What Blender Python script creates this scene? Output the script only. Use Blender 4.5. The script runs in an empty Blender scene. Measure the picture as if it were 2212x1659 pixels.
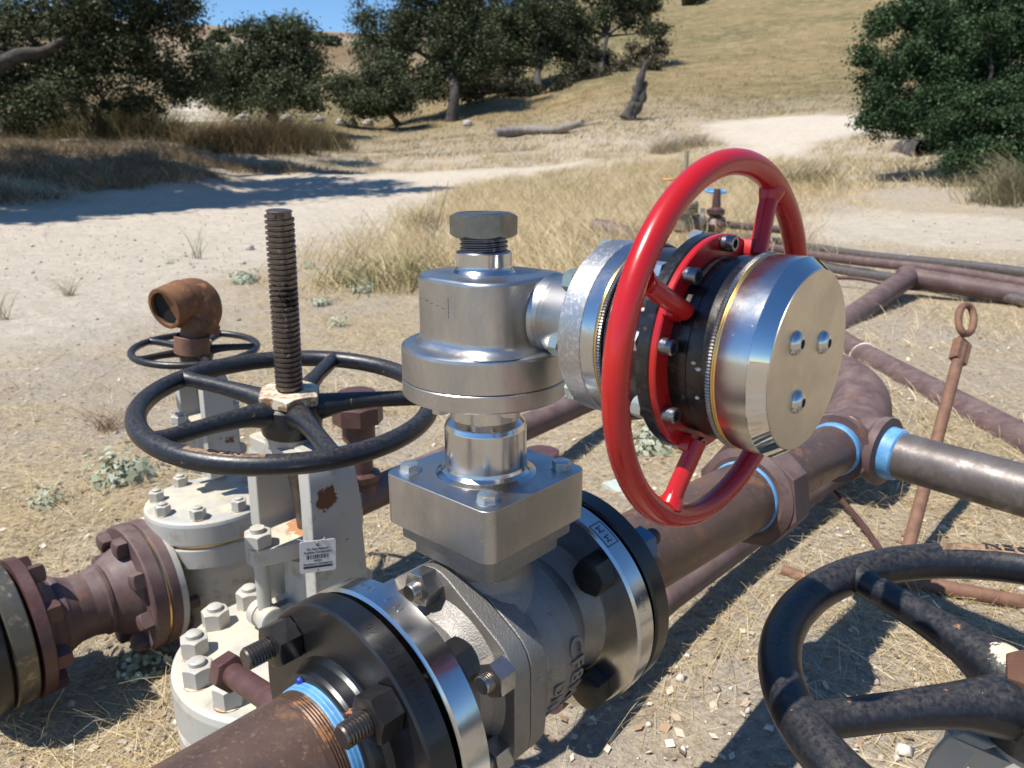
import bpy, math, random
import numpy as np
from mathutils import Vector, Matrix
sc = bpy.context.scene
R_ = math.radians
PI = math.pi
rng = np.random.default_rng(7)
random.seed(7)

# ---------------------------------------------------------------- camera, sky, sun
CAMZ, PITCH, FPX, CX, CY = 0.77, 16.0, 1640.0, 1106.0, 829.5
cam = bpy.data.cameras.new('camera'); camo = bpy.data.objects.new('camera', cam)
sc.collection.objects.link(camo); sc.camera = camo
camo.location = (0, 0, CAMZ); camo.rotation_euler = (R_(90 - PITCH), 0, 0)
cam.sensor_width = 36; cam.lens = 36 * FPX / 2212; cam.clip_start = .02; cam.clip_end = 2000
cam.dof.use_dof = True; cam.dof.focus_distance = .57; cam.dof.aperture_fstop = 15.0
world = bpy.data.worlds.new('World'); sc.world = world; world.use_nodes = True
wn = world.node_tree; bg = wn.nodes['Background']
sky = wn.nodes.new('ShaderNodeTexSky'); sky.sky_type = 'NISHITA'; sky.sun_disc = False
SUN_EL, SH_AZ = 61.0, 63.0          # sun height; compass heading (from +Y towards +X) the shadows point to
sd = Vector((-math.sin(R_(SH_AZ)) * math.cos(R_(SUN_EL)), -math.cos(R_(SH_AZ)) * math.cos(R_(SUN_EL)), math.sin(R_(SUN_EL))))
sky.sun_elevation = R_(SUN_EL); sky.sun_rotation = math.atan2(sd.x, sd.y)
sky.altitude = 900; sky.air_density = 1.0; sky.dust_density = .0; sky.ozone_density = 4.0
hs = wn.nodes.new('ShaderNodeHueSaturation'); hs.inputs['Saturation'].default_value = 1.15
wn.links.new(sky.outputs[0], hs.inputs['Color']); wn.links.new(hs.outputs[0], bg.inputs[0]); bg.inputs[1].default_value = .115
sun = bpy.data.lights.new('sun', 'SUN'); sun.energy = 5.0; sun.angle = R_(.53); sun.color = (1, .955, .88)
suno = bpy.data.objects.new('sun', sun); sc.collection.objects.link(suno)
suno.rotation_euler = sd.to_track_quat('Z', 'Y').to_euler(); suno.location = (0, 0, 30)
sc.view_settings.view_transform = 'Standard'; sc.view_settings.look = 'None'
sc.view_settings.exposure = 0.50; sc.view_settings.gamma = 1.0
try:
    sc.cycles.max_bounces = 7; sc.cycles.transparent_max_bounces = 8; sc.cycles.sample_clamp_indirect = 8
except Exception: pass

# ---------------------------------------------------------------- measuring helpers
_p = R_(PITCH)
FW = np.array([0, math.cos(_p), -math.sin(_p)]); UP = np.array([0, math.sin(_p), math.cos(_p)]); RT = np.array([1., 0, 0])
O0 = np.array([0, 0, CAMZ])
def at(x, y, d): return O0 + d * (FW + (x - CX) / FPX * RT - (y - CY) / FPX * UP)
def onz(x, y, z):
    v = FW + (x - CX) / FPX * RT - (y - CY) / FPX * UP
    return O0 + v * ((z - CAMZ) / v[2])
def nz(v):
    v = np.asarray(v, float); return v / np.linalg.norm(v)
def az(deg, el=0): return np.array([math.sin(R_(deg)) * math.cos(R_(el)), math.cos(R_(deg)) * math.cos(R_(el)), math.sin(R_(el))])

# ---------------------------------------------------------------- mesh builder
def frame(w, ref=(0, 0, 1)):
    w = nz(w); ref = np.asarray(ref, float)
    if abs(w @ nz(ref)) > .97: ref = np.array([1., 0, 0]) if abs(w[0]) < .9 else np.array([0, 1., 0])
    e1 = nz(np.cross(ref, w)); e2 = np.cross(w, e1)
    return e1, e2, w
class M:
    hold = True
    def __init__(s): s.v = []; s.f = []; s.n = 0
    def add(s, v, f):
        v = np.asarray(v, float).reshape(-1, 3); s.v.append(v)
        s.f += [tuple(int(i) + s.n for i in q) for q in f]; s.n += len(v); return s
    def rings(s, rg, cap0=True, cap1=True, close=False):
        k = len(rg[0]); v = np.concatenate(rg); f = []
        n = len(rg)
        for i in range(n if close else n - 1):
            a, b = i * k, ((i + 1) % n) * k
            for j in range(k): f.append((a + j, a + (j + 1) % k, b + (j + 1) % k, b + j))
        if not close:
            if cap0: f.append(tuple(range(k))[::-1])
            if cap1: f.append(tuple((n - 1) * k + j for j in range(k)))
        return s.add(v, f)
    def lathe(s, o, w, prof, seg=56, cap0=True, cap1=True, ref=(0, 0, 1)):
        e1, e2, w = frame(w, ref); o = np.asarray(o, float)
        if s.hold:      # holding rings keep long straight stretches straight under smooth shading
            pp = [prof[0]]
            for (t0, r0), (t1, r1) in zip(prof[:-1], prof[1:]):
                L_ = math.hypot(t1 - t0, r1 - r0); h_ = min(.0006, L_ * .15)
                if L_ > .0022: pp += [(t0 + (t1 - t0) * h_ / L_, r0 + (r1 - r0) * h_ / L_), (t1 - (t1 - t0) * h_ / L_, r1 - (r1 - r0) * h_ / L_)]
                pp.append((t1, r1))
            prof = pp
        q = np.linspace(0, 2 * PI, seg, endpoint=False)[:, None]
        d = np.cos(q) * e1 + np.sin(q) * e2
        return s.rings([o + t * w + max(r, 1e-5) * d for t, r in prof], cap0, cap1)
    def cyl(s, p0, p1, r0, r1=None, seg=32):
        p0 = np.asarray(p0, float); p1 = np.asarray(p1, float); L = np.linalg.norm(p1 - p0)
        return s.lathe(p0, p1 - p0, [(0, r0), (L, r0 if r1 is None else r1)], seg)
    def tube(s, pts, rad, seg=24, cap=True):
        pts = [np.asarray(p, float) for p in pts]; n = len(pts)
        if np.isscalar(rad): rad = [rad] * n
        e1 = None; rg = []
        q = np.linspace(0, 2 * PI, seg, endpoint=False)[:, None]
        for i in range(n):
            t = nz(pts[min(i + 1, n - 1)] - pts[max(i - 1, 0)])
            if e1 is None: e1 = frame(t)[0]
            e1 = nz(e1 - t * (e1 @ t)); e2 = np.cross(t, e1)
            rg.append(pts[i] + rad[i] * (np.cos(q) * e1 + np.sin(q) * e2))
        return s.rings(rg, cap, cap)
    def torus(s, o, w, R, rho, seg=96, ring=20, flat=1.0):
        e1, e2, w = frame(w); o = np.asarray(o, float); rg = []
        q = np.linspace(0, 2 * PI, ring, endpoint=False)[:, None]
        for t in np.linspace(0, 2 * PI, seg, endpoint=False):
            d = math.cos(t) * e1 + math.sin(t) * e2
            rg.append(o + R * d + rho * (np.cos(q) * d + flat * np.sin(q) * w))
        return s.rings(rg, close=True)
    def prism(s, o, ex, ey, ew, poly, t0, t1, scale1=1.0):
        o = np.asarray(o, float); a = [o + x * ex + y * ey + t0 * ew for x, y in poly]
        b = [o + x * scale1 * ex + y * scale1 * ey + t1 * ew for x, y in poly]
        return s.rings([np.array(a), np.array(b)])
    def box(s, o, ex, ey, ew, x0, x1, y0, y1, z0, z1):
        return s.prism(o, ex, ey, ew, [(x0, y0), (x1, y0), (x1, y1), (x0, y1)], z0, z1)
    def hexa(s, o, w, AF, h, rot=0., bore=0, chamfer=(0, 1), sides=6, ref=(0, 0, 1)):
        """hex nut or bolt head: flats, with the corners turned down by a cone"""
        e1, e2, w = frame(w, ref); o = np.asarray(o, float); N = sides * 8
        q = np.linspace(0, 2 * PI, N, endpoint=False)
        half = PI / sides
        rho = (AF / 2) / np.cos((q % (2 * half)) - half)
        d = np.cos(q + rot)[:, None] * e1 + np.sin(q + rot)[:, None] * e2
        rc = AF / 2 * .96; drop = (rho - rc) * .55
        rg = []
        if chamfer[0]: rg += [o + rc * d, o + rho[:, None] * d + drop[:, None] * w]
        else: rg += [o + rho[:, None] * d]
        if chamfer[1]: rg += [o + rho[:, None] * d + (h - drop)[:, None] * w, o + rc * d + h * w]
        else: rg += [o + rho[:, None] * d + h * w]
        if bore: rg += [o + bore * d + h * w, o + bore * d + h * .3 * w]
        return s.rings(rg)
    def thread(s, o, w, L, r, pitch, depth, seg=40, flat=.35, chamf=True):
        pr = [(0, r - depth)]; t = 0
        if not chamf: pr = [(0, r)]
        while t + pitch < L:
            pr += [(t + pitch * .12, r - depth), (t + pitch * (.5 - flat / 2), r), (t + pitch * (.5 + flat / 2), r), (t + pitch * .88, r - depth)]
            t += pitch
        pr += [(L, r - depth)]
        # a true screw: push each vertex along the axis with its angle
        e1, e2, w = frame(w); o = np.asarray(o, float)
        q = np.linspace(0, 2 * PI, seg + 1); rg = []; k = seg + 1
        d = np.cos(q)[:, None] * e1 + np.sin(q)[:, None] * e2
        for i, (tt, rr) in enumerate(pr):
            sh = (q / (2 * PI) - .5) * pitch
            if i == 0 or i == len(pr) - 1: sh = sh * 0
            rg.append(o + (np.clip(tt + sh, 0, L))[:, None] * w + rr * d)
        f = [(i * k + j, i * k + j + 1, (i + 1) * k + j + 1, (i + 1) * k + j) for i in range(len(rg) - 1) for j in range(seg)]
        s.add(np.concatenate(rg), f)
        return s.lathe(o, w, [(-.0002, pr[0][1] * .9), (0.0001, pr[0][1])], 24).lathe(o + w * L, w, [(-.0006, r - depth * .4), (.0006, r - depth * 1.2)], 24)
    def sphere(s, o, r, seg=24, sx=(1, 1, 1)):
        pr = [(-r * math.cos(t) * sx[2], r * math.sin(t)) for t in np.linspace(0, PI, seg // 2 + 1)]
        return s.lathe(o, (0, 0, 1), pr, seg, False, False)
    def jitter(s, amp, freq, seed=0):
        V = np.concatenate(s.v); g = np.random.default_rng(seed)
        off = np.zeros(len(V))
        for _ in range(4):
            k = g.normal(size=3) * freq; off += np.sin(V @ k + g.uniform(0, 6)) * amp / 2
        cen = V.mean(0); dd = V - cen; dd /= (np.linalg.norm(dd, axis=1, keepdims=True) + 1e-9)
        s.v = [V + dd * off[:, None]]; return s

def rrect(hx, hy, r, n=6):
    out = []
    for sx, sy, a0 in ((1, -1, -90), (1, 1, 0), (-1, 1, 90), (-1, -1, 180)):
        for t in np.linspace(0, 90, n): out.append((sx * (hx - r) + r * math.cos(R_(a0 + t)), sy * (hy - r) + r * math.sin(R_(a0 + t))))
    return out
def rpoly(pts, r, n=5):
    out = []; N = len(pts)
    for i in range(N):
        p = np.array(pts[i]); a = np.array(pts[i - 1]) - p; b = np.array(pts[(i + 1) % N]) - p
        a /= np.linalg.norm(a); b /= np.linalg.norm(b)
        for t in np.linspace(0, 1, n):
            q0 = p + a * r; q2 = p + b * r
            out.append(tuple((1 - t) ** 2 * q0 + 2 * t * (1 - t) * p + t * t * q2))
    return out

def link(o): sc.collection.objects.link(o); return o
def tag(o, label=None, cat=None, group=None, kind=None):
    if label: o['label'] = label
    if cat: o['category'] = cat
    if group: o['group'] = group
    if kind: o['kind'] = kind
    return o
def mk(name, m, mat, parent=None, smooth=35, bevel=0, label=None, seg=2):
    V = np.concatenate(m.v)
    off = np.zeros(3); q = parent
    while q is not None: off = off + np.array(q.location); q = q.parent
    if parent is None: off = V.mean(0) * [1, 1, 0] + [0, 0, V[:, 2].min()]
    me = bpy.data.meshes.new(name); me.from_pydata((V - off).tolist(), [], m.f); me.update()
    if smooth:
        me.polygons.foreach_set('use_smooth', [True] * len(me.polygons)); me.set_sharp_from_angle(angle=R_(smooth))
    me.materials.append(mat); o = link(bpy.data.objects.new(name, me))
    if parent is not None: o.parent = parent
    else: o.location = off
    if bevel:
        b = o.modifiers.new('bevel', 'BEVEL'); b.width = bevel; b.segments = seg; b.limit_method = 'ANGLE'; b.angle_limit = R_(40); b.harden_normals = True
    if label: o['label'] = label
    return o
def root(name, loc, label, cat, group=None):
    o = link(bpy.data.objects.new(name, None)); o.location = tuple(float(x) for x in loc); o.empty_display_size = .05
    return tag(o, label, cat, group)
def copy_tree(o, parent=None):
    c = o.copy(); link(c); c.parent = parent
    for ch in list(o.children): copy_tree(ch, c)
    return c
def flatmesh(name, V, F, mat, kind=None, cols=None, parent=None, uniform=4):
    """big meshes: V (n,3), F (m,k) all faces k-sided, cols one rgb per face"""
    me = bpy.data.meshes.new(name); k = F.shape[1]
    me.vertices.add(len(V)); me.vertices.foreach_set('co', np.asarray(V, np.float32).ravel())
    me.loops.add(F.size); me.loops.foreach_set('vertex_index', F.astype(np.int32).ravel())
    me.polygons.add(len(F)); me.polygons.foreach_set('loop_start', np.arange(0, F.size, k, dtype=np.int32))
    me.update(calc_edges=True)
    if cols is not None:
        a = me.attributes.new('tint', 'FLOAT_COLOR', 'FACE')
        a.data.foreach_set('color', np.concatenate([cols, np.ones((len(cols), 1))], 1).astype(np.float32).ravel())
    me.materials.append(mat); o = link(bpy.data.objects.new(name, me))
    if parent is not None: o.parent = parent
    if kind: o['kind'] = kind
    return o

# ---------------------------------------------------------------- materials
def new_mat(name):
    m = bpy.data.materials.new(name); m.use_nodes = True; nt = m.node_tree
    return m, nt, nt.nodes['Principled BSDF']
def nd(nt, t, **kw):
    n = nt.nodes.new(t)
    for k, v in kw.items():
        if k in n.inputs: n.inputs[k].default_value = v
        else: setattr(n, k, v)
    return n
def col(c): return (c[0], c[1], c[2], 1)
def noise(nt, co, scale, detail=6, rough=.6, dist=0, stretch=None):
    if stretch:
        mp = nd(nt, 'ShaderNodeMapping'); mp.inputs['Scale'].default_value = stretch; nt.links.new(co, mp.inputs[0]); co = mp.outputs[0]
    n = nd(nt, 'ShaderNodeTexNoise', Scale=scale, Detail=detail, Roughness=rough, Distortion=dist)
    nt.links.new(co, n.inputs['Vector']); return n.outputs['Fac']
def ramp(nt, fac, lo, hi):
    n = nd(nt, 'ShaderNodeMapRange'); n.clamp = True
    n.inputs[1].default_value = lo; n.inputs[2].default_value = hi; nt.links.new(fac, n.inputs[0]); return n.outputs[0]
def mix(nt, fac, a, b):
    n = nd(nt, 'ShaderNodeMix', data_type='RGBA')
    nt.links.new(fac, n.inputs[0])
    for i, x in ((6, a), (7, b)):
        if isinstance(x, (tuple, list)): n.inputs[i].default_value = col(x)
        else: nt.links.new(x, n.inputs[i])
    return n.outputs[2]
def mth(nt, op, a, b):
    n = nd(nt, 'ShaderNodeMath', operation=op)
    for i, x in ((0, a), (1, b)):
        if isinstance(x, (int, float)): n.inputs[i].default_value = x
        else: nt.links.new(x, n.inputs[i])
    return n.outputs[0]
def pbr(name, base, rough=.5, metal=0., layers=(), rvar=None, bump=(), dust=None, coat=0, aniso=0, spots=()):
    """layers: (colour, scale, lo, hi, rough, metal[, stretch]) patches laid over the base by noise"""
    m, nt, b = new_mat(name); L = nt.links
    co = nd(nt, 'ShaderNodeTexCoord').outputs['Object']
    c = nd(nt, 'ShaderNodeRGB'); c.outputs[0].default_value = col(base); cc = c.outputs[0]
    rv = nd(nt, 'ShaderNodeValue'); rv.outputs[0].default_value = rough; rr = rv.outputs[0]
    mv = nd(nt, 'ShaderNodeValue'); mv.outputs[0].default_value = metal; mm = mv.outputs[0]
    if rvar:
        f = noise(nt, co, rvar[0], 5, .65, stretch=rvar[2] if len(rvar) > 2 else None)
        rr = mth(nt, 'ADD', rr, mth(nt, 'MULTIPLY', mth(nt, 'SUBTRACT', f, .5), rvar[1]))
    for ly in layers:
        f = ramp(nt, noise(nt, co, ly[1], 8, .65, .2, stretch=ly[6] if len(ly) > 6 else None), ly[2], ly[3])
        cc = mix(nt, f, cc, ly[0])
        n = nd(nt, 'ShaderNodeMix', data_type='FLOAT'); L.new(f, n.inputs[0]); L.new(rr, n.inputs[2]); n.inputs[3].default_value = ly[4]; rr = n.outputs[0]
        n = nd(nt, 'ShaderNodeMix', data_type='FLOAT'); L.new(f, n.inputs[0]); L.new(mm, n.inputs[2]); n.inputs[3].default_value = ly[5]; mm = n.outputs[0]
    if dust:   # dirt lying on faces that look up: (colour, amount, noise scale)
        g = nd(nt, 'ShaderNodeNewGeometry'); sx = nd(nt, 'ShaderNodeSeparateXYZ'); L.new(g.outputs['Normal'], sx.inputs[0])
        f = mth(nt, 'MULTIPLY', ramp(nt, sx.outputs[2], .25, .95), ramp(nt, noise(nt, co, dust[2], 7, .7), .38, .66))
        f = mth(nt, 'MULTIPLY', f, dust[1]); cc = mix(nt, f, cc, dust[0])
        n = nd(nt, 'ShaderNodeMix', data_type='FLOAT'); L.new(f, n.inputs[0]); L.new(rr, n.inputs[2]); n.inputs[3].default_value = .85; rr = n.outputs[0]
        mm = mth(nt, 'MULTIPLY', mm, mth(nt, 'SUBTRACT', 1.0, f))
    for c_, rad, colr, ro, scl in spots:   # a stain with its own place on the thing
        vm = nd(nt, 'ShaderNodeVectorMath', operation='DISTANCE'); L.new(co, vm.inputs[0]); vm.inputs[1].default_value = tuple(float(q) for q in c_)
        f = mth(nt, 'ADD', mth(nt, 'DIVIDE', vm.outputs['Value'], rad), mth(nt, 'MULTIPLY', mth(nt, 'SUBTRACT', noise(nt, co, scl, 6, .7), .5), 2.4))
        f = ramp(nt, f, 1.05, .92); cc = mix(nt, f, cc, colr); mm = mth(nt, 'MULTIPLY', mm, mth(nt, 'SUBTRACT', 1.0, f))
        n = nd(nt, 'ShaderNodeMix', data_type='FLOAT'); L.new(f, n.inputs[0]); L.new(rr, n.inputs[2]); n.inputs[3].default_value = ro; rr = n.outputs[0]
    L.new(cc, b.inputs['Base Color']); L.new(rr, b.inputs['Roughness']); L.new(mm, b.inputs['Metallic'])
    prev = None
    for bp in bump:
        bn = nd(nt, 'ShaderNodeBump', Strength=bp[1], Distance=bp[2])
        L.new(noise(nt, co, bp[0], 6, .6, stretch=bp[3] if len(bp) > 3 else None), bn.inputs['Height'])
        if prev: L.new(prev, bn.inputs['Normal'])
        prev = bn.outputs[0]
    if prev: L.new(prev, b.inputs['Normal'])
    if coat: b.inputs['Coat Weight'].default_value = coat; b.inputs['Coat Roughness'].default_value = .12
    if aniso: b.inputs['Anisotropic'].default_value = aniso
    return m

steel = pbr('machined_steel', (.53, .52, .51), .29, 1, [((.36, .345, .33), 17, .42, .66, .45, 1, (1, 1, .5)), ((.34, .20, .11), 45, .70, .73, .7, .3), ((.68, .67, .65), 420, .63, .70, .4, 1), ((.40, .26, .15), 60, .735, .76, .7, .3)], (50, .16, (1, 1, 14)), [(500, .05, .0003, (1, 1, 20)), (900, .05, .0003)])
steel_top = pbr('polished_steel', (.58, .585, .59), .19, 1, [((.46, .465, .47), 40, .48, .72, .28, 1), ((.7, .69, .68), 300, .64, .72, .3, 1)], (120, .12), [(260, .02, .0003)])
blasted = pbr('blasted_steel', (.46, .455, .45), .42, 1, [((.62, .61, .6), 420, .5, .62, .5, 1), ((.36, .35, .33), 35, .5, .7, .5, 1)], (200, .2), [(700, .25, .0006)])
cast = pbr('cast_steel', (.30, .285, .265), .56, .9, [((.24, .215, .19), 25, .45, .7, .62, .85), ((.48, .46, .43), 700, .62, .70, .4, 1), ((.12, .10, .09), 90, .64, .74, .6, .6)], (150, .2), [(650, .7, .0009), (80, .15, .002)])
cap_face = pbr('turned_steel', (.66, .60, .50), .34, 1, [((.56, .50, .41), 26, .45, .68, .42, 1), ((.25, .2, .15), 200, .74, .77, .5, .6)], (40, .12), [(400, .04, .0005)])
scale_steel = pbr('mill_scale', (.045, .043, .045), .24, .8, [((.085, .078, .072), 55, .46, .66, .38, .8), ((.17, .07, .03), 70, .60, .72, .7, .2)], (70, .3), [(260, .2, .0008)])
black_paint = pbr('black_flange_paint', (.007, .0072, .008), .33, 0, [((.38, .13, .045), 42, .68, .695, .7, 0)], (90, .12), [(260, .10, .0006)], coat=.12)
black_nut = pbr('black_oxide', (.035, .034, .034), .3, .6, [((.06, .055, .05), 60, .5, .65, .4, .6), ((.22, .10, .05), 60, .70, .73, .7, 0)], (120, .25), [(300, .12, .0006)])
stud_steel = pbr('dark_stud', (.16, .14, .125), .36, .9, [((.09, .07, .06), 120, .5, .7, .5, .8)], (200, .2), [(400, .1, .0004)])
bright_nut = pbr('bright_nut', (.55, .52, .48), .32, 1, [((.36, .33, .29), 90, .5, .7, .45, 1)], (120, .25), [(300, .12, .0005)])
zinc = pbr('zinc_bolt', (.55, .60, .62), .3, .9, [((.40, .44, .44), 120, .5, .7, .4, .8)], (160, .3), [(200, .1, .0004)])
zinc_green = pbr('zinc_green', (.36, .42, .38), .35, .8, [((.30, .33, .27), 110, .5, .7, .45, .7)], (160, .2))
capscrew = pbr('socket_screw', (.22, .22, .23), .3, .9, [((.5, .47, .43), 300, .55, .7, .35, 1)], (160, .2), [(900, .3, .0003)])
hole_shade = pbr('painted_hole_shade', (.004, .004, .004), .9, 0)  # near-black colour stands in for the shade inside sockets and the elbow mouth
hexcap = pbr('dark_zinc', (.20, .205, .19), .34, .85, [((.13, .135, .125), 60, .45, .7, .4, .8)], (110, .2), [(500, .05, .0004)])
blue_black = pbr('blued_thread', (.10, .115, .16), .25, .9)
mirror = pbr('fine_turned_steel', (.66, .66, .66), .07, 1, (), (150, .06), [])
gold = pbr('brass_ring', (.78, .53, .22), .28, 1)
red = pbr('red_paint', (.42, .009, .008), .25, 0, [((.36, .007, .012), 20, .45, .7, .34, 0), ((.55, .3, .26), 300, .77, .79, .5, 0)], (60, .12), [(35, .05, .002), (300, .06, .0005)], coat=.2)
primer = pbr('brown_primer', (.088, .050, .048), .55, 0, [((.135, .085, .078), 14, .42, .65, .6, 0), ((.17, .07, .035), 20, .60, .66, .8, 0), ((.075, .045, .038), 40, .55, .72, .6, 0), ((.55, .49, .48), 55, .70, .72, .7, 0)], (50, .3), [(220, .2, .001)], dust=((.24, .18, .155), .45, 30))
primer_dark = pbr('dark_primer', (.075, .035, .031), .42, 0, [((.10, .05, .045), 60, .45, .65, .5, 0)], (50, .3), [(220, .2, .001)])
rust_pipe = pbr('bare_rusty_pipe', (.145, .085, .06), .42, .3, [((.10, .07, .062), 12, .4, .65, .36, .45), ((.20, .098, .045), 34, .56, .70, .75, 0), ((.175, .098, .055), 260, .56, .68, .7, 0), ((.34, .17, .07), 160, .66, .72, .8, 0), ((.06, .04, .035), 90, .64, .75, .6, .2)], (60, .3), [(240, .18, .001)])
grey_pipe = pbr('weathered_pipe', (.135, .115, .105), .46, .4, [((.25, .22, .2), 40, .5, .68, .32, .6), ((.085, .07, .062), 30, .5, .7, .5, .3)], (60, .3), [(200, .2, .001)])
orange_rust = pbr('orange_rust', (.175, .075, .028), .8, 0, [((.095, .042, .022), 28, .42, .65, .85, 0), ((.36, .17, .06), 90, .56, .68, .85, 0)], (60, .2), [(320, .4, .001)])
nut_rust = pbr('painted_rusty_nut', (.23, .12, .06), .7, 0, [((.62, .53, .38), 70, .5, .58, .75, 0), ((.1, .05, .03), 60, .6, .7, .8, 0)], (60, .2), [(220, .3, .001)], dust=((.72, .66, .5), .9, 60))
stem_m = pbr('worn_stem', (.26, .21, .18), .3, .95, [((.12, .085, .065), 60, .45, .62, .45, .6), ((.42, .33, .27), 140, .6, .7, .3, .9), ((.01, .01, .01), 22, .72, .76, .25, 0)], (90, .3), [(300, .2, .0006)])
def grey_mat(name, spots=()): return pbr(name, (.39, .375, .335), .4, 0, [((.38, .385, .37), 18, .45, .65, .42, 0), ((.27, .22, .15), 22, .56, .70, .6, 0), ((.30, .20, .11), 34, .62, .72, .7, 0, (1, 1, .12)), ((.16, .055, .02), 17, .655, .68, .85, 0)], (50, .25), [(140, .15, .001), (12, .2, .004)], dust=((.62, .53, .37), .95, 16), coat=.15, spots=spots)
grey_paint = grey_mat('grey_valve_paint')
grey_nut = pbr('grey_painted_nut', (.38, .365, .33), .42, 0, [((.40, .25, .13), 70, .6, .7, .8, 0)], (50, .25), [(200, .15, .0006)], dust=((.62, .55, .42), .6, 60))
def wheel_mat(name, spots=()): return pbr(name, (.0085, .0100, .0145), .34, 0, [((.022, .021, .021), 200, .52, .70, .45, 0), ((.30, .15, .08), 60, .665, .69, .85, 0), ((.55, .52, .47), 170, .715, .735, .6, 0)], (60, .3), [(240, .22, .0010), (60, .05, .003)], dust=((.15, .125, .095), .30, 260), spots=spots)
wheel_black = wheel_mat('worn_black_paint')
tan_chip = pbr('bare_tan_casting', (.30, .19, .11), .8, 0, [((.13, .075, .045), 160, .45, .6, .8, 0), ((.02, .02, .024), 90, .55, .62, .45, 0)], None, [(400, .3, .001)])
tape = pbr('blue_thread_tape', (.085, .25, .48), .5, 0, [((.15, .36, .58), 60, .45, .65, .4, 0), ((.10, .12, .12), 120, .64, .72, .7, 0)], None, [(500, .25, .0008)])
blue_dark = pbr('blue_sealant', (.015, .05, .35), .3, 0)
teal_tape = pbr('blue_painted_nut', (.03, .12, .22), .35, 0)
olive_steel = pbr('weathered_spacer', (.13, .115, .085), .4, .6, [((.09, .09, .09), 18, .45, .65, .4, .6), ((.30, .24, .15), 60, .55, .68, .5, .5)], (60, .2), [(220, .15, .0008)])
tagwhite = pbr('tag_plastic', (.62, .64, .66), .4, 0)
ink = pbr('tag_ink', (.03, .035, .04), .6, 0)
wire = pbr('tag_wire', (.6, .58, .55), .35, .9)
poop = pbr('dried_droppings', (.78, .73, .62), .9, 0, [((.5, .42, .3), 300, .5, .65, .9, 0)], None, [(600, .5, .001)])
rod_rust = pbr('dull_rust', (.19, .095, .055), .7, 0, [((.12, .06, .04), 40, .45, .65, .8, 0)], None, [(200, .3, .001)])
thread_rust = pbr('thread_rust', (.10, .055, .033), .45, .5, [((.24, .10, .035), 60, .5, .6, .8, 0)], None, [(200, .3, .001)])
bark = pbr('bark', (.040, .033, .027), .9, 0, [((.085, .072, .06), 6, .45, .65, .9, 0)], None, [(20, .6, .02, (1, 1, .25))])
pale_bark = pbr('pale_dead_wood', (.24, .215, .19), .85, 0, [((.14, .12, .10), 8, .45, .62, .9, 0, (1, 1, .3))], None, [(24, .6, .02)])
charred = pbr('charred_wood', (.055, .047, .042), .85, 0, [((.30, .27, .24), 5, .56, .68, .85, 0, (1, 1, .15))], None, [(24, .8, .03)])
valve_tan = pbr('tan_valve_paint', (.30, .25, .16), .5, .1, [((.16, .12, .08), 12, .45, .65, .7, 0), ((.48, .30, .08), 9, .6, .66, .6, 0)], None, [(60, .2, .003)])
sky_blue = pbr('blue_handwheel_paint', (.09, .33, .62), .4, 0)
orange_paint = pbr('orange_handwheel_paint', (.60, .28, .05), .5, 0)
stone = pbr('pale_stone', (.46, .42, .36), .9, 0, [((.30, .26, .21), 12, .45, .65, .9, 0)], None, [(40, .4, .01)])

def blade_mat(name, rough=.7, trans=.25, sat=1):
    m, nt, b = new_mat(name); L = nt.links
    a = nd(nt, 'ShaderNodeAttribute', attribute_name='tint'); c = a.outputs['Color']
    L.new(c, b.inputs['Base Color']); b.inputs['Roughness'].default_value = rough; b.inputs['Specular IOR Level'].default_value = .18
    if trans:
        t = nd(nt, 'ShaderNodeBsdfTranslucent'); L.new(c, t.inputs[0])
        mx = nd(nt, 'ShaderNodeMixShader'); mx.inputs[0].default_value = trans * .6
        L.new(b.outputs[0], mx.inputs[1]); L.new(t.outputs[0], mx.inputs[2]); L.new(mx.outputs[0], nt.nodes['Material Output'].inputs[0])
    return m
straw_m = blade_mat('dry_straw', .6, .2); leaf_m = blade_mat('leaves', .75, .2); pebble_m = blade_mat('gravel_stones', .85, 0)

# ---------------------------------------------------------------- terrain
def vnoise(x, y, seed=0):
    g = np.random.default_rng(seed).random((256, 256)); xi = np.floor(x).astype(int); yi = np.floor(y).astype(int)
    fx = x - xi; fy = y - yi; fx = fx * fx * (3 - 2 * fx); fy = fy * fy * (3 - 2 * fy)
    A = g[xi % 256, yi % 256]; B = g[(xi + 1) % 256, yi % 256]; C_ = g[xi % 256, (yi + 1) % 256]; D = g[(xi + 1) % 256, (yi + 1) % 256]
    return (A * (1 - fx) + B * fx) * (1 - fy) + (C_ * (1 - fx) + D * fx) * fy
def fbm(x, y, seed=0, oc=4):
    s = 0; a = .5
    for i in range(oc): s = s + a * vnoise(x * 2 ** i, y * 2 ** i, seed + i); a /= 2
    return s / (1 - .5 ** oc)
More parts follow.
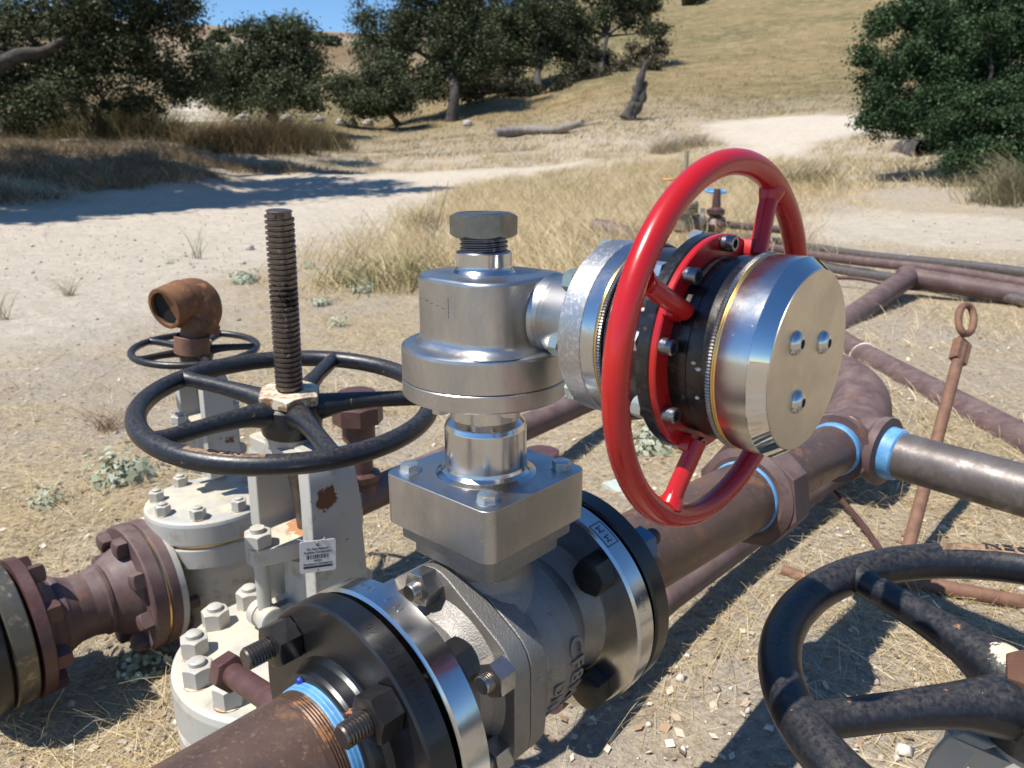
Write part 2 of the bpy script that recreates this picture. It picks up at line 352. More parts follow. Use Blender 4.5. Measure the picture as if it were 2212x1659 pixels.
# ground height along eleven headings: (distance, metres below/above eye) ; heading given as in the survey photo's columns
def yl(y): return math.tan(math.atan((CY - y) / FPX) - R_(PITCH))
COLS = {
 -500: [(17, 'f'), (21, 345), (25, 325), (35, 310), (50, 290), (80, 262), (120, 235), (220, 110), (400, 90)],
 0:    [(15.5, 'f'), (19, 372), (22, 340), (35, 308), (50, 285), (80, 262), (120, 235), (220, 100), (400, 85)],
 300:  [(15, 'f'), (18, 395), (21, 372), (24, 330), (38, 300), (55, 275), (80, 250), (120, 225), (220, 95), (400, 85)],
 560:  [(14, -.74), (20, -.6), (25, -.36), (28, 345), (33, 320), (42, 292), (58, 268), (80, 240), (120, 205), (220, 90), (400, 85)],
 800:  [(14, -.74), (20, -.55), (26, -.25), (32, 348), (40, 320), (50, 285), (62, 262), (90, 225), (120, 190), (220, 92), (400, 88)],
 1100: [(12, -.74), (18, -.5), (25, -.1), (32, 335), (40, 298), (50, 265), (60, 212), (80, 150), (110, 95), (150, 60), (400, 60)],
 1350: [(12, -.74), (18, -.4), (24, 0.), (30, 315), (36, 262), (45, 235), (60, 175), (80, 120), (110, 60), (140, 22), (400, 22)],
 1480: [(12, -.73), (18, -.35), (24, .05), (30, 308), (37, 260), (45, 236), (60, 180), (85, 112), (110, 55), (150, 4), (400, 0)],
 1600: [(12, -.70), (18, -.3), (24, .1), (30, 300), (38, 258), (45, 240), (60, 185), (85, 110), (120, 35), (160, -30), (400, -40)],
 1900: [(8, -.76), (12, -.6), (16, -.2), (22, 345), (28, 300), (36, 255), (45, 235), (60, 180), (85, 105), (120, 30), (160, -40), (400, -80)],
 2700: [(8, -.76), (12, -.6), (16, -.2), (22, 340), (28, 300), (36, 255), (45, 235), (60, 180), (85, 105), (120, 30), (160, -40), (400, -80)]}
LR = np.linspace(math.log(.2), math.log(600), 300); _cx = []; _tab = []
for c, rows in COLS.items():
    rr = [.1, 6]; ee = [-CAMZ, -CAMZ]
    for r, y in rows:
        rr.append(r); ee.append(-CAMZ if y == 'f' else (r * yl(y) if isinstance(y, int) else y))
    e = np.interp(LR, np.log(rr), ee)
    k = np.hanning(13); k /= k.sum(); e = np.convolve(np.pad(e, 6, 'edge'), k, 'valid')
    _cx.append(math.atan((c - CX) * .961 / FPX)); _tab.append(e)
_cx = np.array(_cx); _tab = np.array(_tab)
def hgt(X, Y):
    X = np.asarray(X, float); Y = np.asarray(Y, float)
    r = np.hypot(X, Y) + 1e-6; A = np.arctan2(X, Y); Ac = np.clip(A, _cx[0], _cx[-1])
    ci = np.clip(np.searchsorted(_cx, Ac) - 1, 0, len(_cx) - 2); f = (Ac - _cx[ci]) / (_cx[ci + 1] - _cx[ci]); f = f * f * (3 - 2 * f)
    t = np.clip((np.log(r) - LR[0]) / (LR[1] - LR[0]), 0, len(LR) - 1.001); ti = t.astype(int); ft = t - ti
    e0 = _tab[ci, ti] * (1 - ft) + _tab[ci, ti + 1] * ft; e1 = _tab[ci + 1, ti] * (1 - ft) + _tab[ci + 1, ti + 1] * ft
    e = e0 * (1 - f) + e1 * f
    back = np.clip((np.abs(A) - 1.25) / .6, 0, 1); e = e * (1 - back) + (-CAMZ) * back
    far = np.clip((r - 9) / 40, 0, 1)
    rise = np.clip((X + .25) / .75, 0, 1); e = e + (.085 * rise * rise * (3 - 2 * rise) - .015) * np.clip((6 - r) / 3, 0, 1)
    e = e + (fbm(X * .35 + 50, Y * .35 + 50, 3) - .5) * .5 * far + (fbm(X * 1.7 + 9, Y * 1.7 + 7, 5) - .5) * .10 * np.clip((r - 3) / 10, 0, 1) + (fbm(X * 9 + 90, Y * 9 + 70, 8) - .5) * .014
    return CAMZ + e
def g3(x, y):
    """the ground point seen at survey column x, row y (walks the sight line until it meets the terrain)"""
    v = FW + (x - CX) / FPX * RT - (y - CY) / FPX * UP
    ts = np.geomspace(.6, 500, 2500); P = O0 + ts[:, None] * v
    below = P[:, 2] < hgt(P[:, 0], P[:, 1]); i = int(np.argmax(below)) if below.any() else 2499
    return P[i]
def poly_d(X, Y, poly):
    """signed distance-ish to a ground polygon (positive inside)"""
    X = X.ravel(); Y = Y.ravel(); ins = np.zeros(len(X), bool); dm = np.full(len(X), 1e9); n = len(poly)
    for i in range(n):
        x1, y1 = poly[i]; x2, y2 = poly[(i + 1) % n]
        c = ((y1 > Y) != (y2 > Y)) & (X < (x2 - x1) * (Y - y1) / (y2 - y1 + 1e-12) + x1); ins ^= c
        dx, dy = x2 - x1, y2 - y1; t = np.clip(((X - x1) * dx + (Y - y1) * dy) / (dx * dx + dy * dy + 1e-9), 0, 1)
        dm = np.minimum(dm, np.hypot(X - x1 - t * dx, Y - y1 - t * dy))
    return np.where(ins, dm, -dm)
def gp(L): return [tuple(g3(x, y)[:2]) for x, y in L]
ROAD1 = gp([(-500, 480), (-100, 465), (0, 452), (250, 425), (420, 400), (560, 378), (700, 375), (830, 378), (1000, 368), (1260, 350), (1300, 358), (1180, 372), (1060, 392), (960, 415), (900, 448), (800, 500), (700, 540), (560, 575), (400, 650), (200, 740), (0, 800), (-500, 900)])
ROAD2 = gp([(1500, 268), (1700, 252), (1870, 246), (2100, 240), (2100, 285), (1860, 290), (1760, 308), (1690, 350), (1640, 345), (1560, 298)])
PALE3 = gp([(1690, 475), (1900, 455), (2350, 475), (2400, 555), (2000, 540), (1850, 525), (1720, 505)])
PALE4 = gp([(330, 262), (400, 205), (440, 205), (470, 262)])
azs = np.concatenate([np.arange(-180, -58, 3.), np.arange(-58, 58, .3), np.arange(58, 180, 3.)])
rs = np.geomspace(.12, 560, 540)
AZ, RS = np.meshgrid(np.radians(azs), rs); GX = RS * np.sin(AZ); GY = RS * np.cos(AZ); GZ = hgt(GX, GY)
nA = len(azs); nR = len(rs)
GV = np.stack([GX, GY, GZ], -1).reshape(-1, 3)
ii, jj = np.meshgrid(np.arange(nR - 1), np.arange(nA), indexing='ij'); j2 = (jj + 1) % nA
GF = np.stack([ii * nA + jj, ii * nA + j2, (ii + 1) * nA + j2, (ii + 1) * nA + jj], -1).reshape(-1, 4)
GV = np.concatenate([GV, [[0, 0, 0]]])
def wob(P, s): return (fbm(GV[:, 0] * s, GV[:, 1] * s, 21) - .5)
rr = np.hypot(GV[:, 0], GV[:, 1])
d1 = poly_d(GV[:, 0], GV[:, 1], ROAD1) + wob(0, 1.3) * 1.1 * np.clip(rr / 6, .3, 2)
d2 = poly_d(GV[:, 0], GV[:, 1], ROAD2) + wob(0, .6) * 2.0
d3 = poly_d(GV[:, 0], GV[:, 1], PALE3) + wob(0, 1.6) * 1.2
d4 = poly_d(GV[:, 0], GV[:, 1], PALE4) + wob(0, .4) * 3
sm = lambda d, w: np.clip(d / w + .5, 0, 1)
road = np.maximum(np.maximum(sm(d1, .9), sm(d2, 1.2)), np.maximum(sm(d3, .8) * .85, sm(d4, 3)))
hill = np.clip((rr - 31) / 20, 0, 1) * (1 - road)
farhill = np.clip((rr - 100) / 60, 0, 1) * (GV[:, 0] < 5)

gm, nt, b = new_mat('dry_ground'); L = nt.links
co = nd(nt, 'ShaderNodeTexCoord').outputs['Object']
A_ = lambda n: nd(nt, 'ShaderNodeAttribute', attribute_name=n).outputs['Fac']
n_big = noise(nt, co, .9, 6, .65); n_mid = noise(nt, co, 6, 8, .7); n_fine = noise(nt, co, 60, 8, .75); n_peb = noise(nt, co, 26, 3, .5)
straw = mix(nt, ramp(nt, n_mid, .35, .65), (.40, .31, .195), (.28, .225, .16))
straw = mix(nt, ramp(nt, n_fine, .45, .68), straw, (.60, .49, .31))
straw = mix(nt, ramp(nt, n_fine, .46, .30), straw, (.085, .062, .045))
straw = mix(nt, mth(nt, 'MULTIPLY', ramp(nt, n_big, .42, .56), .9), straw, mix(nt, ramp(nt, n_fine, .4, .65), (.32, .27, .215), (.46, .405, .335)))
dirt = mix(nt, ramp(nt, n_mid, .35, .66), (.54, .475, .385), (.43, .37, .29))
dirt = mix(nt, ramp(nt, n_fine, .55, .75), dirt, (.64, .60, .53))
dirt = mix(nt, ramp(nt, n_fine, .42, .30), dirt, (.21, .175, .135))
cc = mix(nt, A_('road'), straw, dirt)
hl = mix(nt, ramp(nt, noise(nt, co, .05, 5, .6, stretch=(1, 1, 3)), .42, .6), (.215, .160, .080), (.125, .110, .050))
hl = mix(nt, ramp(nt, noise(nt, co, .7, 6, .7), .45, .7), hl, (.29, .225, .125))
cc = mix(nt, A_('hill'), cc, hl)
fh = mix(nt, ramp(nt, noise(nt, co, .03, 6, .6), .4, .6), (.16, .105, .055), (.25, .20, .14))
cc = mix(nt, A_('farhill'), cc, fh)
L.new(cc, b.inputs['Base Color']); b.inputs['Roughness'].default_value = .95; b.inputs['Specular IOR Level'].default_value = .15
b1 = nd(nt, 'ShaderNodeBump', Strength=.55, Distance=.02); L.new(n_fine, b1.inputs['Height'])
b2 = nd(nt, 'ShaderNodeBump', Strength=.6, Distance=.12); L.new(n_mid, b2.inputs['Height']); L.new(b1.outputs[0], b2.inputs['Normal']); L.new(b2.outputs[0], b.inputs['Normal'])
isroad = (np.maximum(sm(d1, .9), sm(d2, 1.2)) > .5)[GF].all(1)
def sheet(name, F, fan=None):
    use = np.unique(F); mp = -np.ones(len(GV), int); mp[use] = np.arange(len(use))
    o = flatmesh(name, GV[use], mp[F], gm, 'structure')
    for an, arr in (('road', road), ('hill', hill), ('farhill', farhill)):
        a = o.data.attributes.new(an, 'FLOAT', 'POINT'); a.data.foreach_set('value', arr[use].astype(np.float32))
    o.data.polygons.foreach_set('use_smooth', [True] * len(o.data.polygons)); return o
sheet('ground', GF[~isroad]); sheet('dirt_road', GF[isroad])

# ---------------------------------------------------------------- straw, grass, stones (stuff)
def blades(P, H, W, heading, lean, cols, segs=2, curve=.35):
    """tapering strands: P roots, H lengths, W widths, lean = angle from upright"""
    n = len(P); out = []; dirv = np.stack([np.sin(heading), np.cos(heading), 0 * heading], 1)
    side = np.stack([np.cos(heading + 1.1), -np.sin(heading + 1.1), 0 * heading], 1)
    for k in range(segs + 1):
        t = k / segs; ln = lean + curve * t * t
        c = P + (dirv * np.sin(ln)[:, None] + np.array([0, 0, 1]) * np.cos(ln)[:, None]) * (H * t)[:, None]
        w = (W * (1 - .8 * t))[:, None] / 2
        out += [c - side * w, c + side * w]
    V = np.stack(out, 1).reshape(-1, 3); k = 2 * (segs + 1); base = np.arange(n)[:, None] * k
    F = np.concatenate([np.stack([base[:, 0] + 2 * s, base[:, 0] + 2 * s + 1, base[:, 0] + 2 * s + 3, base[:, 0] + 2 * s + 2], 1)[:, None] for s in range(segs)], 1).reshape(-1, 4)
    return V, F, np.repeat(cols, segs, 0)
def pal(n, cs, jit=.15):
    c = np.array(cs)[rng.integers(0, len(cs), n)]; return np.clip(c * rng.uniform(1 - jit, 1 + jit, (n, 1)), 0, 1)
STRAW = [(.60, .49, .28), (.52, .39, .20), (.68, .58, .38), (.38, .27, .15), (.56, .42, .21)]
def scatter(n, a0, a1, r0, r1, p=.5):
    A = np.radians(rng.uniform(a0, a1, n)); r = (rng.random(n) * (r1 ** (2 * p) - r0 ** (2 * p)) + r0 ** (2 * p)) ** (1 / (2 * p))
    return r * np.sin(A), r * np.cos(A)
def roadness(X, Y): return np.maximum(np.maximum(poly_d(X, Y, ROAD1), poly_d(X, Y, ROAD2)), poly_d(X, Y, PALE3) - .2)
def on_ground(X, Y, dz=0): return np.stack([X, Y, hgt(X, Y) + dz], 1)
# lying straw litter
X, Y = scatter(300000, -50, 48, .45, 8.5, .30); keep = (fbm(X * 1.5, Y * 1.5, 31) + rng.uniform(-.16, .16, len(X)) > .455) & (roadness(X, Y) < rng.uniform(-.6, .15, len(X))); X = X[keep]; Y = Y[keep]; n = len(X)
lean = rng.normal(1.5, .13, n); V, F, Cc = blades(on_ground(X, Y, .003), rng.gamma(2.2, .028, n) + .012, rng.uniform(.0008, .0026, n), rng.uniform(0, 2 * PI, n), lean, pal(n, STRAW), 2, .12)
flatmesh('straw_litter', V, F, straw_m, 'stuff', Cc)
# broken leaves and flakes
X, Y = scatter(5200, -50, 48, .45, 6, .3); n = len(X); P = on_ground(X, Y, .004); s = rng.uniform(.003, .011, n)[:, None]; t = rng.uniform(0, 2 * PI, n)
ax = np.stack([np.cos(t), np.sin(t), rng.normal(0, .25, n)], 1); ay = np.stack([-np.sin(t), np.cos(t), rng.normal(0, .35, n)], 1) * .6
V = np.stack([P - ax * s, P - ay * s, P + ax * s, P + ay * s], 1).reshape(-1, 3); F = np.arange(4 * n).reshape(-1, 4)
flatmesh('leaf_litter', V, F, straw_m, 'stuff', pal(n, [(.34, .23, .14), (.42, .32, .22), (.25, .18, .12), (.55, .47, .35), (.60, .54, .44)]))
# small stones
def stones(X, Y, S, cols):
    n = len(X); P = on_ground(X, Y) + np.stack([0 * X, 0 * X, S * .25], 1)
    o = np.array([[1, 0, 0], [-1, 0, 0], [0, 1, 0], [0, -1, 0], [0, 0, .7], [0, 0, -.7]]); f = np.array([[0, 2, 4], [2, 1, 4], [1, 3, 4], [3, 0, 4], [2, 0, 5], [1, 2, 5], [3, 1, 5], [0, 3, 5]])
    t = rng.uniform(0, 2 * PI, n); c, s_ = np.cos(t)[:, None], np.sin(t)[:, None]; J = rng.uniform(.6, 1.3, (n, 6, 3)) * o
    J = np.stack([J[..., 0] * c - J[..., 1] * s_, J[..., 0] * s_ + J[..., 1] * c, J[..., 2]], -1)
    V = (P[:, None] + J * S[:, None, None]).reshape(-1, 3); F = (f[None] + 6 * np.arange(n)[:, None, None]).reshape(-1, 3)
    return V, F, np.repeat(cols, 8, 0)
X1, Y1 = scatter(11000, -50, 48, .45, 9, .3); X2, Y2 = scatter(9000, -42, 38, 6, 22, .4)
X = np.concatenate([X1, X2]); Y = np.concatenate([Y1, Y2]); S = np.concatenate([rng.gamma(2, .0013, len(X1)) + .001, rng.gamma(2, .0028, len(X2)) + .002])
V, F, Cc = stones(X, Y, S, pal(len(X), [(.48, .43, .36), (.42, .36, .29), (.56, .51, .44), (.30, .25, .20), (.36, .29, .22)]))
flatmesh('gravel', V, F, pebble_m, 'stuff', Cc)
# standing dry grass, in tufts
def tufts(cx, cy, per, spread, hmean, w, leanmean=.45, cs=STRAW, head=None, tr=(.72, 1.15)):
    n = len(cx) * per; X = np.repeat(cx, per) + rng.normal(0, 1, n) * spread; Y = np.repeat(cy, per) + rng.normal(0, 1, n) * spread
    hm = np.repeat(rng.uniform(.6, 1.4, len(cx)), per) * hmean
    tint = np.repeat(rng.uniform(tr[0], tr[1], (len(cx), 1)), per, 0)
    hd = rng.uniform(0, 2 * PI, n) if head is None else rng.normal(head, 1.1, n)
    return blades(on_ground(X, Y, -.01), hm * rng.uniform(.5, 1.2, n), w * rng.uniform(.6, 1.3, n), hd, np.abs(rng.normal(leanmean, .25, n)), np.clip(pal(n, cs) * tint, 0, 1), 3, .5)
GR = []
POLY_TALL = gp([(800, 560), (870, 500), (930, 450), (1040, 400), (1230, 372), (1330, 340), (1500, 330), (1720, 350), (1800, 420), (1700, 470), (1660, 520), (1500, 560), (1300, 600), (1180, 640), (1000, 600), (900, 600)])
X, Y = scatter(12000, -20, 28, 2.5, 30, .45); k = poly_d(X, Y, POLY_TALL) + rng.normal(0, .4, len(X)) > 0
k &= fbm(X * .8, Y * .8, 44) > .40
GR.append(tufts(X[k], Y[k], 20, .08, .38, .0045, .5, [(.66, .53, .31), (.58, .44, .23), (.74, .64, .43), (.46, .34, .18)]))
X, Y = scatter(9000, -42, 36, 14, 42, .5); k = (roadness(X, Y) < -.4) & (fbm(X * .5, Y * .5, 45) > .38)
GR.append(tufts(X[k], Y[k], 12, .14, .27, .013, .5, [(.54, .43, .26), (.44, .34, .18), (.60, .50, .33), (.28, .24, .12)]))
X, Y = scatter(22000, -34, 38, 32, 150, .6); k = (roadness(X, Y) < -1) & (np.hypot(X, Y) < rng.uniform(55, 150, len(X)))
GR.append(tufts(X[k], Y[k], 7, .45, .26, .035, .7, [(.27, .205, .11), (.22, .175, .09), (.32, .25, .145), (.165, .145, .075)], tr=(.85, 1.08)))
X, Y = scatter(9000, -24, 44, 2.2, 16, .5); k = (roadness(X, Y) < -.1) & (fbm(X * .9, Y * .9, 51) > .44)
GR.append(tufts(X[k], Y[k], 12, .07, .10, .0035, .95, [(.62, .50, .29), (.54, .42, .23), (.70, .60, .40), (.42, .32, .18)]))
X, Y = scatter(5000, -46, -12, 15, 27, .6); k = (roadness(X, Y) < -.3) & (fbm(X * .6, Y * .6, 48) > .36)
GR.append(tufts(X[k], Y[k], 14, .16, .42, .016, .6, [(.30, .22, .13), (.22, .16, .10), (.38, .29, .18), (.16, .12, .08)]))
X, Y = scatter(1500, -50, 44, .9, 9, .4); k = (roadness(X, Y) < -.25) & (fbm(X * 1.1, Y * 1.1, 46) > .5)
GR.append(tufts(X[k], Y[k], 16, .03, .10, .0022, .75))
V = []; F = []; Cc = []; nb = 0
for v, f, c in GR: V.append(v); F.append(f + nb); Cc.append(c); nb += len(v)
flatmesh('dry_grass', np.concatenate(V), np.concatenate(F), straw_m, 'stuff', np.concatenate(Cc))

# ---------------------------------------------------------------- the ball valve with its gear operator
C = O0 + np.array([-.0196, .5325, -.3709]); _t = R_(42.065)
a = np.array([math.sin(_t), math.cos(_t), 0]); r = np.array([math.cos(_t), -math.sin(_t), 0]); u = np.array([0, 0, 1.])
def W(x, y, z): return C + x * a + y * r + z * u
def txt(body, size, depth, spacing=1.0, font_bold=False):
    cu = bpy.data.curves.new('txt', 'FONT'); cu.body = body; cu.size = size; cu.extrude = depth; cu.align_x = 'CENTER'; cu.align_y = 'CENTER'
    cu.space_character = spacing; cu.resolution_u = 3
    if font_bold: cu.offset = size * .02
    o = bpy.data.objects.new('txt', cu); link(o); bpy.context.view_layer.update()
    me = bpy.data.meshes.new_from_object(o.evaluated_get(bpy.context.evaluated_depsgraph_get()))
    V = np.array([v.co[:] for v in me.vertices]).reshape(-1, 3); F = [tuple(p.vertices) for p in me.polygons]
    bpy.data.objects.remove(o); bpy.data.curves.remove(cu); bpy.data.meshes.remove(me); return V, F
def bend_text(m, body, size, depth, o, ax, e1, e2, R, ang0, t0, flip=1, spacing=1.0, bold=False):
    """lay letters round a drum of radius R about axis ax; text runs along the angle, tops towards +ax*flip"""
    V, F = txt(body, size, depth, spacing, bold)
    th = ang0 - flip * V[:, 0] / R; rad = R + V[:, 2]
    P = o + (t0 + flip * V[:, 1])[:, None] * ax + rad[:, None] * (np.cos(th)[:, None] * e1 + np.sin(th)[:, None] * e2)
    m.add(P, F)
bv = root('ball_valve', W(0, 0, -.095), 'stainless steel ball valve with square block, side drum and red handwheel', 'valve')
m = M().lathe(C, a, [(-.012, .062), (-.004, .0685), (.012, .071), (.034, .069), (.046, .062), (.054, .0555), (.060, .053), (.066, .056), (.0775, .062)], 72)
bend_text(m, 'CF8M', .021, .0016, C, a, r, u, .0698, R_(-4), .026, 1, 1.15, True)
bend_text(m, '150', .021, .0016, C, a, r, u, .0698, R_(-42), .026, 1, 1.15, True)
bend_text(m, 'DN 80', .016, .0016, C, a, r, u, .0695, R_(-24), .005, 1, 1.1, True)
mk('valve_body', m, cast, bv, 40)
hexpts = rpoly([(.0705, -.048), (.0700, .040), (-.012, .088), (-.0705, .048), (-.0700, -.040), (.012, -.088)], .019)
for t0, t1 in ((-.0455, -.0282), (-.0274, -.0105)):
    mk('body_flange', M().prism(C, r, u, a, hexpts, t0, t1), cast, bv, 40, .0012)
nk = M().lathe(C, a, [(-.096, .058), (-.090, .0535), (-.060, .051), (-.052, .055), (-.0450, .062)], 64)
mk('end_neck', nk, cast, bv, 40)
e = M().lathe(C, a, [(-.1188, .064), (-.1186, .068), (-.1172, .0685), (-.1172, .0925), (-.1155, .0948), (-.0965, .0948), (-.0947, .0925), (-.0947, .05)], 128)
bend_text(e, 'CF8M', .0062, .0003, C, a, r, u, .0948, R_(97), -.106, -1, 1.1)
bend_text(e, 'T', .007, .0003, C, a, r, u, .0948, R_(83), -.106, -1); bend_text(e, 'M', .0075, .0003, C, a, r, u, .0948, R_(76.5), -.106, -1)
mk('end_flange', e, steel_top, bv, 30)
e = M().lathe(C, a, [(.0770, .05), (.0770, .0925), (.0790, .0948), (.0972, .0948), (.0990, .0925), (.0990, .068), (.1008, .064)], 128)
bend_text(e, 'A351', .006, .0003, C, a, r, u, .0948, R_(20), .088, 1, 1.1)
mk('end_flange', e, steel_top, bv, 30)
fr = M()   # printed frame and marks on the far rim
for (a0, a1, t0, t1) in ((52, 66, .0805, .0812), (52, 66, .0948, .0955), (52, 52.5, .0805, .0955), (65.5, 66, .0805, .0955)):
    rg = []
    for q in np.linspace(R_(a0), R_(a1), 8):
        d = math.cos(q) * r + math.sin(q) * u; rg.append(np.array([C + t0 * a + .0950 * d, C + t1 * a + .0950 * d, C + t1 * a + .0946 * d, C + t0 * a + .0946 * d]))
    fr.rings(rg)
bend_text(fr, 'M', .009, .0002, C, a, r, u, .0949, R_(56), .088, -1); bend_text(fr, 'M', .009, .0002, C, a, r, u, .0949, R_(62), .088, -1)
mk('rim_marking', fr, ink, bv, 0)
for k, (y_, z_) in enumerate([(-.0145, .0700), (.0590, .0285), (.0560, -.042), (.0145, -.0700), (-.0590, -.0285), (-.0560, .042)]):
    p = W(-.0455, y_, z_)
    n_ = mk('body_nut', M().hexa(p, -a, .0240, .015, R_(8 + 20 * k)), bright_nut, bv, 30)
    mk('stud', M().thread(p - .013 * a, -a, .0085, .0068, .0018, .0006, 24), bright_nut, n_, 40)
# stem bracket and pads under the block
mk('stem_bracket', M().lathe(C, u, [(.05, .046), (.066, .036), (.075, .034), (.088, .038), (.092, .040)], 40), cast, bv, 40)
mk('mounting_pad', M().prism(C, a, r, u, rrect(.041, .041, .008), .086, .0985), cast, bv, 40, .001)
mk('gasket_plate', M().prism(C, a, r, u, rrect(.0475, .0475, .007), .0985, .1116), cast, bv, 40, .0012)
blk = mk('mounting_block', M().prism(C, a, r, u, rrect(.0546, .0546, .0095, 10), .1116, .1510), steel, bv, 40, .0009)
for sx, sy in ((-1, -1), (-1, 1), (1, 1), (1, -1)):
    b_ = M().lathe(W(.0405 * sx, .0405 * sy, .1510), u, [(0, .0082), (.0008, .0082)], 24).hexa(W(.0405 * sx, .0405 * sy, .1518), u, .0128, .0056, R_(11 + 17 * sx - 9 * sy))
    mk('hex_bolt', b_, zinc, bv, 30)
mk('stem_column', M().lathe(C, u, [(.1502, .0385), (.1510, .0378), (.1530, .0335), (.1555, .0312), (.1580, .0305), (.1865, .0305), (.1905, .0292), (.1945, .0258), (.2160, .0257)], 96), steel_top, bv, 25)
mk('base_plate', M().lathe(C, u, [(.2140, .052), (.2140, .0588), (.2150, .0597), (.2258, .0597), (.2264, .0591), (.2264, .05)], 128), steel, bv, 25)
for k in range(6):
    q = R_(-128 + 60 * k); p = C + np.array([.0475 * math.cos(q), .0475 * math.sin(q), .2141])
    mk('hex_bolt', M().hexa(p, -u, .0108, .0058, R_(15 * k)), bright_nut, bv, 30)
gb = M().lathe(C, u, [(.2268, .05), (.2268, .0591), (.2274, .0596), (.2478, .0596), (.2495, .0590), (.2505, .0575), (.2512, .055), (.2516, .051), (.2520, .03)], 128)
prof = [(.2505, 1.14), (.2522, 1.075), (.2540, 1.03), (.2562, 1.006), (.2585, 1.0), (.2592, 1.0), (.2960, 1.0), (.2966, 1.0), (.2978, .994), (.2988, .978), (.2993, .955), (.2995, .945), (.2996, .55), (.2998, .50)]
def mixpoly(h0x, h1x, h0y, h1y, rad):
    out = []
    for sx, sy, a0, rr_ in ((1, -1, -90, rad[0]), (1, 1, 0, rad[1]), (-1, 1, 90, rad[2]), (-1, -1, 180, rad[3])):
        X0 = h1x if sx > 0 else h0x; Y0 = h1y if sy > 0 else h0y
        for t in np.linspace(0, 90, 12): out.append((X0 - sx * rr_ + rr_ * math.cos(R_(a0 + t)), Y0 - sy * rr_ + rr_ * math.sin(R_(a0 + t))))
    return out
pl = mixpoly(-.0430, .0430, -.0430, .0475, (.030, .020, .027, .036)); rg = [np.array([C + x * k_ * a + y * k_ * r + z * u for x, y in pl]) for z, k_ in prof]
gb.rings(rg)
ON = np.array([-.0059, .5470, -.0978]) + O0; n = az(133.35, -.54); q1 = nz(np.cross(n, u)); q2 = np.cross(q1, n)
gb.lathe(ON, n, [(.020, .0265), (.0450, .0268), (.0480, .0290), (.0492, .0284), (.0510, .0274), (.0540, .0268), (.0580, .0266), (.0760, .0266), (.0830, .0280), (.0890, .0312), (.0930, .0355), (.0958, .0420)], 96)
KS = 1.0527; O = ON - n * .01987      # the drum is drawn at unit size from O, then sized by KS
def mkd(name, m_, *aa, **kk):
    m_.v = [O + (v - O) * KS for v in m_.v]; return mk(name, m_, *aa, **kk)
mk('gearbox_housing', gb, steel, bv, 32)
sc_ = M()   # scribed layout lines
for k in range(5): sc_.box(W(-.0428, -.020 + .0055 * k, .2845 - .0011 * k), r, u, -a, 0, .0030, 0, .0003, 0, .0003)
sc_.box(W(-.0428, .0085, .2740), r, u, -a, 0, .0003, 0, .014, 0, .0003)
mk('scribed_line', sc_, ink, gb and bv, 0)
cp = mk('top_collar', M().lathe(C, u, [(.2985, .0245), (.3000, .0218), (.3025, .0200), (.3045, .0196), (.3135, .0196), (.3143, .0188), (.3143, .01)], 64), steel_top, bv, 25)
mk('threaded_plug', M().thread(W(0, 0, .3140), u, .0110, .0168, .0030, .0011, 48), blue_black, bv, 50)
mk('hex_cap', M().hexa(W(0, 0, .3238), u, .0405, .0165, R_(30), chamfer=(1, 1), ref=(1, 0, 0)).lathe(W(0, 0, .3398), u, [(0, .0185), (.0009, .0185), (.0009, .0155), (-.0012, .0150)], 48), hexcap, bv, 30)
# the side drum
def D(t, R_a, ang): return O + t * n + R_a * (math.cos(R_(ang)) * q1 + math.sin(R_(ang)) * q2)
mkd('backing_disc', M().lathe(O, n, [(.1095, .03), (.1095, .0505), (.1110, .0520), (.1262, .0520), (.1266, .0514)], 128), blasted, bv, 25)
for g_ in (42, -6, -50, -100, 88, 140): mkd('hex_bolt', M().hexa(D(.1095, .0452, g_), -n, .0125, .0065, R_(g_)), zinc_green, bv, 30)
mkd('polished_band', M().lathe(O, n, [(.1268, .05), (.1270, .0519), (.1358, .0519), (.1362, .0512), (.1362, .04)], 128), steel_top, bv, 25)
def garter(t, R, rho, N=190):
    mm = M(); q = np.linspace(0, 2 * PI, N * 4, endpoint=False); rg = []
    for i, th in enumerate(q):
        d = math.cos(th) * q1 + math.sin(th) * q2; rr_ = rho * (1 + .16 * math.sin(PI / 2 * i)); k = np.linspace(0, 2 * PI, 8, endpoint=False)[:, None]
        rg.append(O + t * n + R * d + rr_ * (np.cos(k) * d + np.sin(k) * n))
    return mm.rings(rg, close=True)
mkd('brass_ring', M().torus(O + .1370 * n, n, .0512, .0007, 128, 10), gold, bv); mkd('garter_spring', garter(.1390, .0508, .0015), capscrew, bv, 0)
dr = M().lathe(O, n, [(.136, .044), (.1400, .0490), (.1410, .0500), (.1684, .0500)], 128).lathe(O, n, [(.1765, .0487), (.1912, .0487), (.1914, .0492), (.1924, .0500), (.2038, .0500), (.2046, .0492), (.2046, .04)], 128)
mkd('drum', dr, scale_steel, bv, 25)
mkd('clamp_flange', M().lathe(O, n, [(.1685, .04), (.1685, .0590), (.1693, .0600), (.1757, .0600), (.1765, .0592), (.1765, .04)], 128), scale_steel, bv, 25)
for g_ in range(8):
    q_ = 89 - 40 * g_ + 6 * 0
    mkd('hex_nut', M().hexa(D(.1685, .0553, q_), -n, .0098, .0062, R_(q_)), zinc, bv, 30)
hw = mkd('handwheel', M().torus(O + .1836 * n, n, .0968, .0067, 160, 24), red, bv)
rgm = M(); rgm.lathe(O, n, [(.1767, .0485), (.1767, .0592), (.1774, .0600), (.1802, .0600), (.1809, .0592), (.1809, .0485), (.1767, .0485)], 128, False, False)
mkd('mounting_ring', rgm, red, hw, 25)
